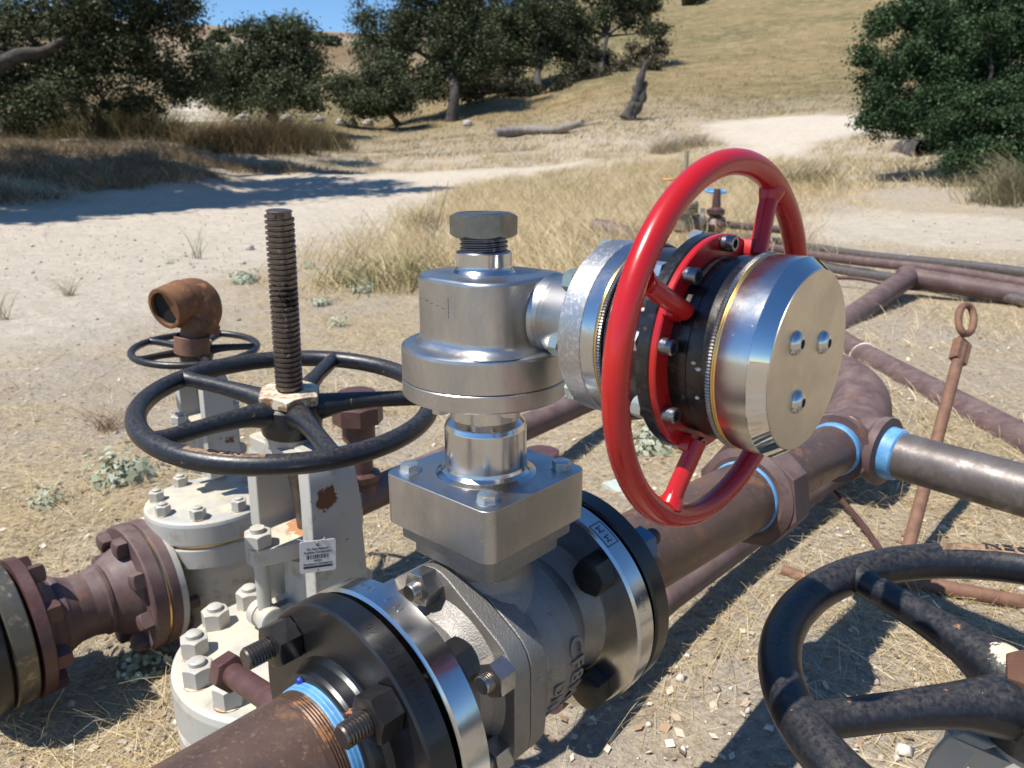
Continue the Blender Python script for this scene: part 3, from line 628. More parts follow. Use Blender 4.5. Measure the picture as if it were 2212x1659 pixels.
for g_ in (118.5, 28.8, -63.5, 208.5):
    s_ = M().tube([D(.1836, .0950, g_), D(.1845, .080, g_), D(.1872, .060, g_), D(.1880, .0535, g_)], [.0052, .0050, .0050, .0048], 20)
    s_.lathe(D(.1838, .0900, g_), nz(D(.1836, .1, g_) - D(.1836, .05, g_)), [(-.005, .0048), (-.003, .0056), (0, .0066), (.003, .0072)], 20)
    s_.prism(D(.1805, .0565, g_), q1 * math.cos(R_(g_)) + q2 * math.sin(R_(g_)), -q1 * math.sin(R_(g_)) + q2 * math.cos(R_(g_)), n, rrect(.005, .0058, .0015, 3), 0, .006)
    mkd('spoke', s_, red, hw, 40)
for g_ in range(9):
    q_ = 89 - 40 * g_
    s_ = M().lathe(D(.1809, .0555, q_), n, [(0, .0041), (.0005, .0043), (.0064, .0043), (.0071, .0038), (.0071, .0024), (.0050, .0023)], 32)
    c_ = mkd('cap_screw', s_, capscrew, bv, 30); mkd('hex_socket', M().hexa(D(.1809 + .0052, .0555, q_), n, .0042, .0006, chamfer=(0, 0)), hole_shade, c_, 30)
mkd('garter_spring', garter(.2053, .0508, .0016), capscrew, bv, 0)
mkd('brass_ring', M().torus(O + .2074 * n, n, .0513, .00065, 128, 10).torus(O + .2087 * n, n, .0515, .00065, 128, 10), gold, bv)
cp_ = M().lathe(O, n, [(.2080, .045), (.2092, .0512), (.2096, .0519), (.2252, .0520), (.2252, .03)], 160, True, True)
ec = mkd('end_cap', cp_, steel_top, bv, 20)
mkd('chamfer_ring', M().lathe(O, n, [(.2253, .045), (.2253, .0520), (.2256, .0520), (.2329, .0464), (.2329, .030)], 160), mirror, bv, 20)
mkd('cap_plate', M().lathe(O, n, [(.2326, .0460), (.2333, .0460), (.2334, .0458)], 128), cap_face, bv, 20)
for q_, R_a in ((33, .0235), (153, .0165), (-62, .0215)):
    p = D(.2334, R_a, q_); pr = [(0, .0062), (.0004, .0063)] + [(.0038 * math.sin(t), .0062 * math.cos(t) if t < 1.3 else .0023) for t in np.linspace(.12, 1.35, 8)] + [(.0022, .0021)]
    b_ = mkd('button_screw', M().lathe(p, n, pr, 36), steel_top, bv, 35); mkd('hex_socket', M().hexa(p + .0029 * n, n, .0042, .0003, chamfer=(0, 0)), hole_shade, b_, 30)
sp_ = M()
for (t, g_, s) in ((.1995, -1, .0016), (.1965, 2, .0013), (.1985, -19, .0013), (.1600, 12, .0018), (.1620, 27, .0016), (.1583, 15, .0012)):
    sp_.sphere(D(t, .0500, g_), s, 10, (1, 1, .6))
sp_.jitter(.0003, 900, 3); mkd('dropping', sp_, poop, bv, 50)

# ---------------------------------------------------------------- threaded pipe lines bolted to the valve
def comp_flange(parent, side):
    s = -1 if side < 0 else 1; o_ = C; ax = a * s; t0 = .1215 if s < 0 else .1035; T = .0200
    f = M().lathe(o_, ax, [(t0 - .0025, .064), (t0, .0645), (t0, .0925), (t0 + .0016, .0945), (t0 + T - .0016, .0945), (t0 + T, .0928), (t0 + T, .0575), (t0 + T + .0012, .0555), (t0 + T + .004, .0540), (t0 + T + .0115, .0530), (t0 + T + .0140, .0515), (t0 + T + .0150, .0490), (t0 + T + .0150, .0466), (t0 + T + .008, .0462)], 128)
    if s < 0:
        bend_text(f, '60', .0085, .0003, C, a, r, u, .0945, R_(74), -.131, -1, 1.15); bend_text(f, 'B16.5', .0085, .0003, C, a, r, u, .0945, R_(61), -.131, -1, 1.15); bend_text(f, 'SA105N', .0085, .0003, C, a, r, u, .0945, R_(42), -.131, -1, 1.15)
    fo = mk('companion_flange', f, black_paint, parent, 28)
    for k in range(4):
        q = R_(45 + 90 * k); p = W(0, .0762 * math.cos(q), .0762 * math.sin(q))
        st = mk('stud', M().thread(p + ax * (t0 + T + .0165), ax, .0190, .0078, .0023, .0011, 36), stud_steel, parent, 50)
        mk('nut', M().lathe(p + ax * (t0 + T + .0002), ax, [(0, .0135), (.0006, .0135)], 24).hexa(p + ax * (t0 + T + .0008), ax, .0280, .0172, R_(18 + 11 * k)), black_nut if not (s > 0 and k == 0) else teal_tape, st, 30)
        mk('nut', M().hexa(p + ax * (.0945 if s < 0 else .0768), -ax, .0280, .0172, R_(33 * k)), black_nut, st, 30)
        mk('shank', M().cyl(p + ax * (.0800 if s < 0 else .062), p + ax * (t0 + .005), .0076, seg=20), stud_steel, st, 30)
    return fo
np_ = root('flanged_pipe', W(-.16, 0, -.095), 'rusty pipe with blue thread tape and black flange leaving at the bottom edge', 'pipe', 'threaded pipes screwed into black flanges')
comp_flange(np_, -1)
mk('pipe', M().lathe(C, -a, [(.163, .0405), (.1635, .0425), (.166, .0435), (.176, .0443), (.177, .0446), (.70, .0446)], 72), rust_pipe, np_, 30)
mk('thread', M().thread(C - a * .1615, -a, .014, .0447, .0020, .0006, 72, chamf=False), thread_rust, np_, 60)
tp = M().lathe(C, -a, [(.150, .0456), (.1545, .0462), (.1549, .0459), (.1570, .0463), (.1574, .0459), (.1600, .0461), (.1604, .0457), (.1630, .0457), (.1642, .0440)], 96)
mk('thread_tape', tp, tape, np_, 60)
bl = M().sphere(W(-.1565, -.020, .0415), .0028, 10).sphere(W(-.1545, -.0175, .0420), .0020, 10).jitter(.0014, 700, 5)
mk('sealant', bl, blue_dark, np_, 50)
bl = M().sphere(W(-.1590, .047, -.004), .0030, 10).sphere(W(-.1565, .0465, -.007), .0035, 10).jitter(.0014, 700, 6); mk('sealant', bl, blue_dark, np_, 50)
TEE = at(1832, 953, 1.14); F2 = W(.115, 0, 0); dA = nz(TEE - F2); LA = np.linalg.norm(TEE - F2)
fp = root('flanged_pipe', W(.16, 0, -.095), 'brown pipe with large union nut and two blue tape rings, behind the ball valve', 'pipe', 'threaded pipes screwed into black flanges')
comp_flange(fp, 1)
LU = LA * .52
mk('pipe', M().cyl(F2, F2 + dA * LU, .0425, seg=64), rust_pipe, fp, 30)
mk('thread_tape', M().lathe(F2 + dA * (LU - .020), dA, [(0, .0432), (.002, .0446), (.010, .0444), (.012, .0430)], 64), tape, fp, 60)
mk('union_nut', M().hexa(F2 + dA * (LU - .008), dA, .122, .040, R_(12), sides=8), primer, fp, 30, .0012)
mk('union_body', M().lathe(F2, dA, [(LU + .030, .056), (LU + .040, .052), (LU + .055, .048), (LU + .058, .042)], 48).lathe(F2, dA, [(LU - .016, .05), (LU - .010, .060), (LU - .008, .060)], 48), primer, fp, 30)
mk('nipple', M().cyl(F2 + dA * (LU + .04), TEE - dA * .045, .0365, seg=56), rust_pipe, fp, 30)
mk('thread_tape', M().lathe(TEE - dA * .064, dA, [(0, .0372), (.003, .0392), (.014, .0390), (.017, .0372)], 64), tape, fp, 60)
# tee and the branch to the right
RB = at(2330, 1112, .925); RB[2] = TEE[2]; dB = nz(RB - TEE); dB[2] = 0; dB = nz(dB)
tee = root('pipe_tee', TEE - [0, 0, .06], 'brown welded pipe tee behind the steel end cap, with blue tape at its right mouth', 'pipe fitting')
tt = M().lathe(TEE, dA, [(-.052, .040), (-.052, .050), (-.042, .051), (-.036, .0465), (.05, .0465)], 56).lathe(TEE, dB, [(0, .0455), (.040, .0455), (.046, .050), (.058, .0505), (.060, .040)], 56)
mk('tee_body', tt, primer, tee, 40)
mk('weld_ring', M().torus(TEE - dA * .038, dA, .0475, .004, 64, 10).jitter(.0012, 300, 2), rust_pipe, tee, 60)
rp = root('branch_pipe', TEE + dB * .3 - [0, 0, .033], 'dull grey brown pipe with blue tape ring, from the tee to the right edge', 'pipe')
mk('pipe', M().cyl(TEE + dB * .05, TEE + dB * .75, .0335, seg=56), grey_pipe, rp, 30)
mk('thread_tape', M().lathe(TEE + dB * .056, dB, [(0, .0345), (.003, .0385), (.012, .0378), (.020, .0368), (.0225, .0335)], 64), tape, rp, 60)
el = root('pipe_elbow', at(1850, 850, 1.9) - [0, 0, .2], 'large purple brown pipe elbow bending down behind the tee', 'pipe fitting')
eb = []
c0 = at(1735, 820, 1.95)
for p in ((1600, 850, 2.0), (1735, 815, 1.95), (1800, 822, 1.86), (1848, 858, 1.76), (1850, 905, 1.66), (1810, 960, 1.58)): eb.append(at(*p))
def spline(P, k=8):
    P = np.array(P); Q = np.concatenate([[2 * P[0] - P[1]], P, [2 * P[-1] - P[-2]]]); o = []
    for i in range(1, len(Q) - 2):
        for t in np.linspace(0, 1, k, endpoint=False):
            o.append(.5 * ((2 * Q[i]) + (Q[i + 1] - Q[i - 1]) * t + (2 * Q[i - 1] - 5 * Q[i] + 4 * Q[i + 1] - Q[i + 2]) * t * t + (3 * Q[i] - Q[i - 1] - 3 * Q[i + 1] + Q[i + 2]) * t ** 3))
    return o + [Q[-2]]
mk('elbow_body', M().tube(spline(eb), .068, 40), primer, el, 40)

# ---------------------------------------------------------------- gate valves
def handwheel(parent, S, nrm, R, rho, offs, mat=wheel_black, hub=.028, marks=(), fat=1.0):
    nrm = nz(nrm); e1 = nz(np.cross([0, 1, 0], nrm)); e2 = np.cross(nrm, e1)
    P = lambda rad, ang, h=0: S + rad * (math.cos(R_(ang)) * e1 + math.sin(R_(ang)) * e2) + h * nrm
    w = mk('handwheel', M().torus(S, nrm, R, rho, 160, 24), mat, parent)
    k = R / .166
    for j in range(5):
        g = offs + 72 * j
        pts = [P(.012 * k, g, -.010 * k), P(.035 * k, g, -.006 * k), P(.06 * k, g, -.002 * k), P(R * .6, g), P(R * .9, g), P(R, g)]
        s = M(); rad = [.017 * k * fat, .0160 * k * fat, .0120 * k * fat, .0098 * k * fat, .0096 * k * fat, .0120 * k * fat]
        s.tube(spline(pts, 4), list(np.interp(np.linspace(0, 1, 21), np.linspace(0, 1, 6), rad)), 18)
        mk('spoke', s, mat, w, 60)
    mk('hub', M().lathe(S, nrm, [(-.038 * k, hub * .85), (-.036 * k, hub * 1.15), (-.020 * k, hub * 1.25), (-.002 * k, hub * 1.2), (.004 * k, hub * 1.02), (.004 * k, hub * .6)], 40), mat, w, 40)
    for body, ang, dr_, up_ in marks:
        V, F = txt(body, rho * 1.15, .0012, 1.12, True); mm = M(); th = R_(ang) + dr_ * (-V[:, 0]) / R
        # letters lie on the upper inner side of the rim
        y = V[:, 1] * (-dr_) ; pa = R_(up_) + y / rho
        rad = (rho + V[:, 2])
        dd = np.cos(th)[:, None] * e1 + np.sin(th)[:, None] * e2
        mm.add(S + dd * (R + np.cos(pa) * rad)[:, None] + (np.sin(pa) * rad)[:, None] * nrm, F); mk('raised_lettering', mm, mat, w, 0)
        band = []; L = (abs(V[:, 0]).max() + rho * 2.2) / R
        for t in np.linspace(R_(ang) - L, R_(ang) + L, 24):
            d = math.cos(t) * e1 + math.sin(t) * e2; sec = [S + d * (R + math.cos(x) * (rho + .0002)) + math.sin(x) * (rho + .0002) * nrm for x in np.radians(np.linspace(up_ - 34, up_ + 34, 7))]
            sec += [S + d * (R + math.cos(x) * (rho - .002)) + math.sin(x) * (rho - .002) * nrm for x in np.radians([up_ + 34, up_ - 34])]; band.append(np.array(sec))
        mk('worn_patch', M().rings(band), tan_chip, w, 60)
    return w, P
def gate_valve(S, nrm, sc_, Rw, rho, offs, loc_z, label, stemL=.225, bon=(.04, -.045), marks=(), nuts=None, hexrot=10, bon_z=-.288, name='gate_valve', fat=1.0, nutmat=None, grey_paint=grey_paint, wmat=None, stemmat=None):
    s = sc_; L = lambda x, y, z: S + s * (x * r + y * a + z * u)
    g = root(name, [S[0], S[1], loc_z], label, 'valve')
    nrm = nz(nrm)
    w, P = handwheel(g, S, nrm, Rw, rho, offs, marks=marks, hub=.030 * s, fat=fat, mat=wmat or wheel_black)
    mk('wheel_nut', M().hexa(S + nrm * .003 * s, nrm, (.066 if nutmat is None else .050) * s, .014 * s, R_(hexrot)), nutmat or nut_rust, g, 30, .0008)
    if stemL: mk('stem', M().thread(S + nrm * .010, nrm, stemL - .010, .0158 * s, .0060, .0026, 44, .45), stemmat or stem_m, g, 60)
    # yoke: two legs and the sleeve at the top
    for x0, x1 in ((-.062, -.040), (.056, .078)):
        rg = []
        for z, dx, y0, y1 in ((-.290, 0.0, -.036, .044), (-.20, 0, -.034, .040), (-.10, 0, -.032, .036), (-.070, .004 if x0 < 0 else -.004, -.030, .034), (-.050, .012 if x0 < 0 else -.012, -.026, .030), (-.042, .022 if x0 < 0 else -.022, -.022, .026)):
            rg.append(np.array([L(x0 + dx, y0, z), L(x1 + dx, y0, z), L(x1 + dx, y1, z), L(x0 + dx, y1, z)]))
        mk('yoke_leg', M().rings(rg), grey_paint, g, 40, .0022 * s, seg=3)
    mk('yoke_bridge', M().prism(S - nrm * .052 * s, r, a, u, rrect(.056 * s, .030 * s, .012 * s), -.014 * s, .004 * s).lathe(S - nrm * .05 * s, nrm, [(0, .032 * s), (.012 * s, .031 * s), (.0135 * s, .025 * s)], 40), grey_paint, g, 40, .002 * s)
    mk('plain_stem', M().cyl(S - nrm * .05 * s, L(.010, .012, -.25), .0125 * s, seg=28), stud_steel, g, 40)
    mk('gland_plate', M().prism(L(.004, .006, -.172), a, r, u, [(x * s, y * s) for x, y in rpoly([(.080, .012), (.030, .030), (-.030, .030), (-.080, .012), (-.080, -.012), (-.030, -.030), (.030, -.030), (.080, -.012)], .008)], -.012 * s, .010 * s), grey_paint, g, 40, .0016)
    mk('packing_box', M().lathe(L(.006, .006, -.29), u, [(0, .048 * s), (.02 * s, .046 * s), (.035 * s, .034 * s), (.095 * s, .031 * s), (.097 * s, .02 * s)], 40), grey_paint, g, 40)
    for sy in (-1, 1):
        p = L(.004, .006 + sy * .066, -.161); b = mk('gland_bolt', M().cyl(p - u * .088 * s, p + u * .0215 * s, .0085 * s, seg=20), grey_nut, g, 30)
        mk('gland_nut', M().hexa(p, u, .030 * s, .016 * s, R_(17)), grey_nut, g, 30, .0005)
        mk('swing_eye', M().lathe(p - u * .098 * s - r * .010 * s, r, [(0, .013 * s), (.001, .0145 * s), (.019 * s, .0145 * s), (.020 * s, .013 * s)], 28), grey_paint, g, 30)
        for sx in (-1, 1): mk('bolt_lug', M().lathe(p - u * .098 * s + r * (.012 * sx * s + (-.007 * s)), r, [(0, .014 * s), (.001, .0165 * s), (.013 * s, .0165 * s), (.014 * s, .014 * s)], 28).box(p - u * .098 * s + r * (.012 * sx * s - .006 * s), r, -sy * a, u, .0, .012 * s, 0, .045 * s, -.014 * s, .008 * s), grey_paint, g, 30)
    bx, by = bon; B = L(bx, by, bon_z)
    mk('bonnet_flange', M().lathe(B, u, [(-.056 * s, .128 * s), (-.055 * s, .139 * s), (-.052 * s, .141 * s), (-.010 * s, .141 * s), (-.003 * s, .139 * s), (0, .134 * s), (.004 * s, .092 * s), (.010 * s, .06 * s)], 96), grey_paint, g, 30)
    mk('gasket_ring', M().lathe(B, u, [(-.062 * s, .12 * s), (-.0615 * s, .1345 * s), (-.0565 * s, .1345 * s), (-.056 * s, .12 * s)], 96), gold, g, 30)
    mk('body_flange', M().lathe(B, u, [(-.115 * s, .10 * s), (-.112 * s, .136 * s), (-.108 * s, .140 * s), (-.066 * s, .140 * s), (-.062 * s, .137 * s), (-.062 * s, .12 * s)], 96), grey_paint, g, 30)
    for k in (nuts or range(0, 360, 30)):
        q = R_(k); p = B + .114 * s * np.array([math.cos(q), math.sin(q), 0]) + u * .001 * s
        nn = mk('bonnet_nut', M().hexa(p + u * .0012, u, .0300 * s, .022 * s, q * 1.7), grey_nut, g, 30, .0006)
        mk('washer', M().lathe(p - u * .001, u, [(0, .0178 * s), (.0022, .0176 * s), (.0023, .012 * s)], 24), nut_rust, nn, 40)
        mk('stud_end', M().lathe(p + u * .0225 * s, u, [(0, .0105 * s), (.0002, .0118 * s), (.0008, .0116 * s), (.0010, .0092 * s), (.0055 * s, .0092 * s), (.0068 * s, .0076 * s)], 24), grey_nut, nn, 40)
    mk('valve_body', M().lathe(B, u, [(-.36 * s, .07 * s), (-.30 * s, .09 * s), (-.20 * s, .10 * s), (-.13 * s, .105 * s), (-.110 * s, .11 * s)], 64), grey_paint, g, 40)
    return g, L
E1 = O0 + np.array([-.2637, .8619, -.2702])
def onyoke(x, y):
    v_ = FW + (x - CX) / FPX * RT - (y - CY) / FPX * UP; return O0 + v_ * (((E1 + .078 * r - O0) @ r) / (v_ @ r))
stem1 = pbr('worn_stem', (.19, .165, .15), .28, .95, [((.12, .085, .065), 60, .45, .62, .45, .6), ((.42, .33, .27), 140, .6, .7, .3, .9)], (90, .3), [(300, .2, .0006)], spots=[(E1 + nz([.0466, -.0747, 1]) * .128 - np.array([E1[0], E1[1], 0]), .019, (.006, .006, .006), .2, 60)])
_b1 = np.array([E1[0], E1[1], 0]); RUST = (.13, .045, .018)
grey1 = grey_mat('grey_valve_paint', [(onyoke(708, 1076) - _b1, .014, RUST, .85, 130), (onyoke(662, 1085) - _b1, .006, RUST, .85, 200), (E1 + .02 * a + .01 * r - .162 * u - _b1, .040, (.42, .20, .09), .8, 60), (onyoke(750, 1010) - _b1, .004, RUST, .85, 200)])
g1, L1 = gate_valve(E1, [.0466, -.0747, 1], 1.0, .166, .0112, 13, 0, 'grey gate valve with long threaded stem, black handwheel and rusty patches, left of centre', marks=(('OPEN', -97, -1, 105),),
    nuts=[135, 162, 191, 220, 249, 276, 304, 332, 0, 28, 56, 100], grey_paint=grey1, stemmat=stem1)
# plugged nipple lying over the bonnet
pn = root('plugged_nipple', at(560, 1490, .66) - [0, 0, .02], 'dark red brown capped pipe nipple lying over the round bolted bonnet', 'pipe fitting')
p0 = at(487, 1446, .70); p1 = at(615, 1532, .62); dp = nz(p1 - p0)
mk('hex_plug', M().hexa(p0, dp, .0300, .017, R_(10)), primer_dark, pn, 30, .0006)
mk('nipple', M().cyl(p0 + dp * .015, p1, .0105, seg=32).lathe(p0 + dp * .088, dp, [(0, .0105), (.001, .0135), (.030, .0135), (.031, .0105)], 32), primer_dark, pn, 30)
# tag hanging on the yoke
def T1(x, y, z): return E1 + x * r + y * a + z * u
v_ = FW + (680 - CX) / FPX * RT - (1197 - CY) / FPX * UP; kk = ((E1 + .084 * r - O0) @ r) / (v_ @ r); TG = O0 + v_ * kk
TG = TG + r * .006; tx = nz(np.array([.93, .36, -.055])); tn_ = nz(np.cross(tx, u)); ty = nz(np.cross(tn_, tx)); ty = ty if ty[2] > 0 else -ty
tgr = root('inspection_tag', TG - u * .02, 'small white inspection tag with black print and barcode wired to the grey yoke', 'tag')
th_ = .0185 * kk / .80
mk('tag_card', M().prism(TG, tx, ty, tn_, rrect(th_, th_ * .98, .003), 0, .0009), tagwhite, tgr, 40)
im = M()
def tline(body, size, y, w=None):
    V, F = txt(body, size, .0001, 1.0, True)
    if w: V[:, 0] *= w / (V[:, 0].max() - V[:, 0].min() + 1e-9)
    im.add(TG + (V[:, 0])[:, None] * tx + (V[:, 1] + y)[:, None] * ty + (V[:, 2] + .0010)[:, None] * tn_, F)
k_ = th_ / .0185
tline('Do Not Remove', .0036 * k_, .0088 * k_, .022 * k_); tline('Fugitive Component', .0036 * k_, .0050 * k_, .028 * k_); tline('00053', .0030 * k_, -.0048 * k_, .008 * k_); tline('Regulatory Compliance', .0032 * k_, -.0083 * k_, .0295 * k_); tline('28', .002 * k_, -.0158 * k_)
xx = -.0115
while xx < .0110:
    w_ = random.choice([.0004, .0004, .0008, .0012]); im.box(TG, tx, ty, tn_, xx * k_, (xx + w_) * k_, -.0025 * k_, .0022 * k_, .00092, .0010); xx += w_ + random.choice([.0004, .0006, .0009])
im.box(TG, tx, ty, tn_, -.0150 * k_, .0150 * k_, -.0130 * k_, -.0105 * k_, .00092, .0010)
mk('tag_print', im, ink, tgr, 0)
mk('tag_wire', M().tube(spline([TG + ty * .0155 * k_ + r * .002, TG + ty * .0172 * k_ + tx * .002, TG + ty * .0195 * k_ + tx * .006 + r * .002, TG + ty * .0210 * k_ + tx * .0075]), .0005, 8).tube(spline([TG + ty * .0155 * k_ + r * .001, TG + ty * .0178 * k_ - tx * .006, TG + ty * .0176 * k_ - tx * .013 - r * .004, TG + ty * .018 * k_ - tx * .017 - r * .010]), .0005, 8), wire, tgr)
mk('eyelet', M().torus(TG + ty * .0142 * k_ + r * .001, r, .0022, .0007, 24, 8), stud_steel, tgr)

S2 = .83; E2 = O0 + np.array([-.6255, 1.4622, -.3462]) * S2
_b2 = np.array([E2[0], E2[1], 0]); _s = lambda x, y, d: at(x, y, d) - _b2
grey2 = grey_mat('grey_valve_paint', [(_s(505, 1078, 1.22), .018, RUST, .85, 90), (_s(455, 1062, 1.2), .02, (.40, .22, .10), .8, 70), (_s(520, 1110, 1.25), .012, RUST, .85, 120)])
g2, L2 = gate_valve(E2, [.0351, -.0459, 1], .72, .115 * S2, .0069 * S2, 15, 0, 'smaller grey gate valve behind, with a brown rusted elbow on its black handwheel', stemL=0, bon=(.045, -.03), bon_z=-.345, nuts=range(10, 370, 45), grey_paint=grey2)
# extra long body of that valve and its flow flange
VB = L2(.045, -.03, -.345)
mk('valve_bowl', M().lathe(VB, u, [(-.19, .050), (-.16, .075), (-.10, .082), (-.07, .080), (-.04, .074)], 64), grey2, g2, 40)
# the rusty elbow on top
ef = root('rusty_elbow', at(410, 745, 1.2), 'orange rusted threaded pipe elbow sitting on the smaller black handwheel', 'pipe fitting')
kx = at(408, 655, 1.2); mouth = nz(-r * .25 - a * .95 + u * .08)
ep = spline([at(426, 716, 1.205), at(430, 696, 1.205), at(436, 670, 1.205), at(424, 645, 1.20), at(398, 648, 1.185), at(362, 664, 1.165)], 8)
mk('elbow_body', M().tube(ep, list(np.interp(np.linspace(0, 1, len(ep)), [0, .22, .26, .5, .78, .80, 1], [.0325, .0325, .0290, .0318, .0310, .0328, .0328])), 40), orange_rust, ef, 40)
me_ = ep[-1]; mouth = nz(ep[-1] - ep[-9] + [0, -.012, 0]); mk('mouth_ring', M().lathe(me_ - mouth * .012, mouth, [(0, .0326), (.0185, .0326), (.0195, .0312), (.0195, .0262), (.004, .0255)], 48), orange_rust, ef, 40)
mk('mouth_shade', M().lathe(me_, mouth, [(.0010, .0258), (.0022, .0256), (.0010, .0254), (-.002, .02)], 40), hole_shade, ef, 40)  # black disc: the shade inside the bore is put into its colour
mk('nipple', M().cyl(at(415, 745, 1.205), at(424, 706, 1.205), .0215, seg=24), rod_rust, ef, 40)
mk('coupling', M().lathe(at(415, 762, 1.205), nz([.1, 0, 1]), [(0, .024), (.001, .0265), (.028, .0265), (.029, .0225), (.020, .0215)], 40), rod_rust, ef, 30)

E3 = O0 + np.array([.3518, .4238, -.3321])
rust_dark = pbr('dark_rust', (.10, .045, .025), .8, 0, [((.17, .075, .035), 60, .5, .62, .85, 0)], None, [(200, .4, .001)])
_b3 = np.array([E3[0], E3[1], 0]); CREAM = (.60, .52, .36)
def ow3(x, y):
    N3 = nz([-.0883, -.016, 1]); v_ = FW + (x - CX) / FPX * RT - (y - CY) / FPX * UP; return O0 + v_ * (((E3 + N3 * .012 - O0) @ N3) / (v_ @ N3))
wheel3 = wheel_mat('worn_black_paint', [(ow3(2178, 1412) - _b3, .0105, CREAM, .9, 260), (ow3(2205, 1405) - _b3, .012, CREAM, .9, 220), (ow3(2125, 1425) - _b3, .004, CREAM, .9, 400), (E3 + [-.030, -.028, .008] - _b3, .006, CREAM, .9, 160), (E3 + [-.10, .095, .012] - _b3, .007, CREAM, .9, 200)])
g3_, L3 = gate_valve(E3, [-.0883, -.016, 1], .95, .166, .0152, 40, 0, 'grey gate valve with a large worn black handwheel at the bottom right corner', stemL=.012, bon=(.0, .0), marks=(('OPEN', 64, -1, 78),), hexrot=30, fat=1.25, nutmat=rust_dark, wmat=wheel3)

# ---------------------------------------------------------------- other pipework
SF = at(306, 1262, 1.24); ds = nz(a - u * .02)
spl = root('flanged_spool', SF - ds * .14 - [0, 0, .1], 'purple brown flanged pipe spool with square headed bolts, entering from the left edge', 'pipe')
mk('spool_pipe', M().lathe(SF, -ds, [(.020, .076), (.030, .072), (.052, .060), (.058, .055), (.061, .0565), (.066, .0565), (.069, .0535), (.085, .0500), (.105, .0515), (.118, .057), (.122, .0595), (.128, .0595), (.131, .0585), (.143, .066), (.150, .076), (.158, .078)], 72), primer, spl, 40)
mk('spool_flange', M().lathe(SF, -ds, [(.0, .06), (.0, .1025), (.002, .105), (.021, .105), (.0235, .1025), (.0235, .06)], 96), primer, spl, 30)
mk('spool_flange', M().lathe(SF, -ds, [(.158, .06), (.158, .102), (.160, .105), (.176, .105), (.178, .06)], 96), primer_dark, spl, 30)
mk('spacer_ring', M().lathe(SF, -ds, [(.181, .06), (.181, .103), (.183, .105), (.207, .105), (.209, .103), (.209, .06)], 96), olive_steel, spl, 30)
mk('black_flange', M().lathe(SF, -ds, [(.214, .06), (.214, .105), (.216, .107), (.240, .107), (.242, .06)], 96), black_paint, spl, 30)
mk('gasket_ring', M().lathe(SF, ds, [(0, .08), (0, .1015), (.0035, .1015), (.0035, .08)], 96), gold, spl, 30)
vf = M().lathe(SF, ds, [(.0036, .06), (.0036, .1025), (.006, .105), (.027, .105), (.029, .1025), (.029, .055), (.06, .050), (.15, .052), (.22, .060)], 96)
mk('flow_flange', M().lathe(SF, ds, [(.0036, .06), (.0036, .1025), (.006, .105), (.020, .105)], 96), primer, spl, 30)
mk('flow_neck', M().lathe(SF, ds, [(.020, .06), (.020, .1050), (.029, .1045), (.031, .1025), (.031, .060), (.05, .054), (.12, .052), (.30, .052)], 96), grey_paint, g2, 30)
s1, s2, _ = frame(ds)
for k in range(8):
    q = R_(12 + 45 * k); d = math.cos(q) * s1 + math.sin(q) * s2
    b_ = mk('square_bolt', M().hexa(SF - ds * .0238 + d * .085, -ds, .0235, .017, R_(20 * k), sides=4), primer, spl, 30, .0012)
    mk('bolt_shank', M().cyl(SF + ds * .031 + d * .085, SF + ds * .052 + d * .085, .011, seg=8), primer_dark, b_, 30)
    b_ = mk('square_bolt', M().hexa(SF - ds * .158 + d * .088, ds, .0235, .020, R_(15 * k), sides=4), primer_dark, spl, 30, .0012)
# the line that goes on behind, with its riser
PL0 = at(700, 1111, 1.40); PL1 = at(1262, 868, 2.07); PL1[2] = PL0[2]; dl = nz(PL1 - PL0)
bp = root('rear_pipe', (PL0 + PL1) / 2 - [0, 0, .033], 'purple brown pipe running behind the ball valve column and under the black handwheel', 'pipe')
mk('pipe', M().cyl(PL0 - dl * .05, PL1 + dl * .8, .0325, seg=48), primer, bp, 30)
mk('flange_plate', M().lathe(at(1168, 978, 1.62), u, [(-.012, .034), (-.010, .040), (.002, .040), (.004, .036), (.004, .02)], 40), primer_dark, bp, 30)
RB_ = PL0 + dl * (((at(782, 1070, 1.47) - PL0) @ dl)); rs_ = root('pipe_riser', RB_, 'dark red pipe riser with hexagonal union standing on the rear pipe, seen through the handwheel', 'pipe fitting')
mk('saddle', M().lathe(RB_, u, [(0, .030), (.03, .030), (.040, .036), (.052, .036), (.056, .026)], 32), primer_dark, rs_, 30)
mk('nipple', M().cyl(RB_, RB_ + u * .14, .0235, seg=32), primer_dark, rs_, 30)
mk('union_nut', M().lathe(RB_, u, [(.118, .024), (.122, .031), (.150, .031), (.156, .040)], 32).hexa(RB_ + u * .156, u, .088, .034, .3, sides=8).lathe(RB_, u, [(.19, .040), (.194, .036), (.214, .035), (.216, .03)], 32), primer_dark, rs_, 30, .001)
def pipe_run(name, pts, rad, mat, label, group=None, seg=20, k=6, cat='pipe'):
    pts = [np.array(p) for p in pts]; P = spline(pts, k) if k > 1 else pts
    o = mk(name, M().tube(P, rad, seg), mat, None, 50); return tag(o, label, cat, group)
z_ = CAMZ - .64
LP0 = onz(1180, 1500, z_); LP1 = onz(1440, 1285, z_); LP2 = onz(1905, 950, z_)
pipe_run('lower_pipe', [LP0, LP1, LP2], .0265, primer, 'purple brown pipe running low beneath the rusty pipe and the tee', k=1, seg=40)
q0 = at(1740, 758, 3.25); q1_ = at(1965, 598, 4.5); q2_ = at(2420, 676, 4.0)
pipe_run('bent_pipe', [q0, q0 * .06 + q1_ * .94, q1_ + (q2_ - q1_) * .06 + [0, 0, -.002], q2_], .058, primer, 'thick purple brown pipe bent at an angle above the dry grass at right', k=5, seg=28)
a0 = onz(1760, 700, .065); a1 = onz(1842, 758, .065); a2 = onz(2420, 1075, .065)
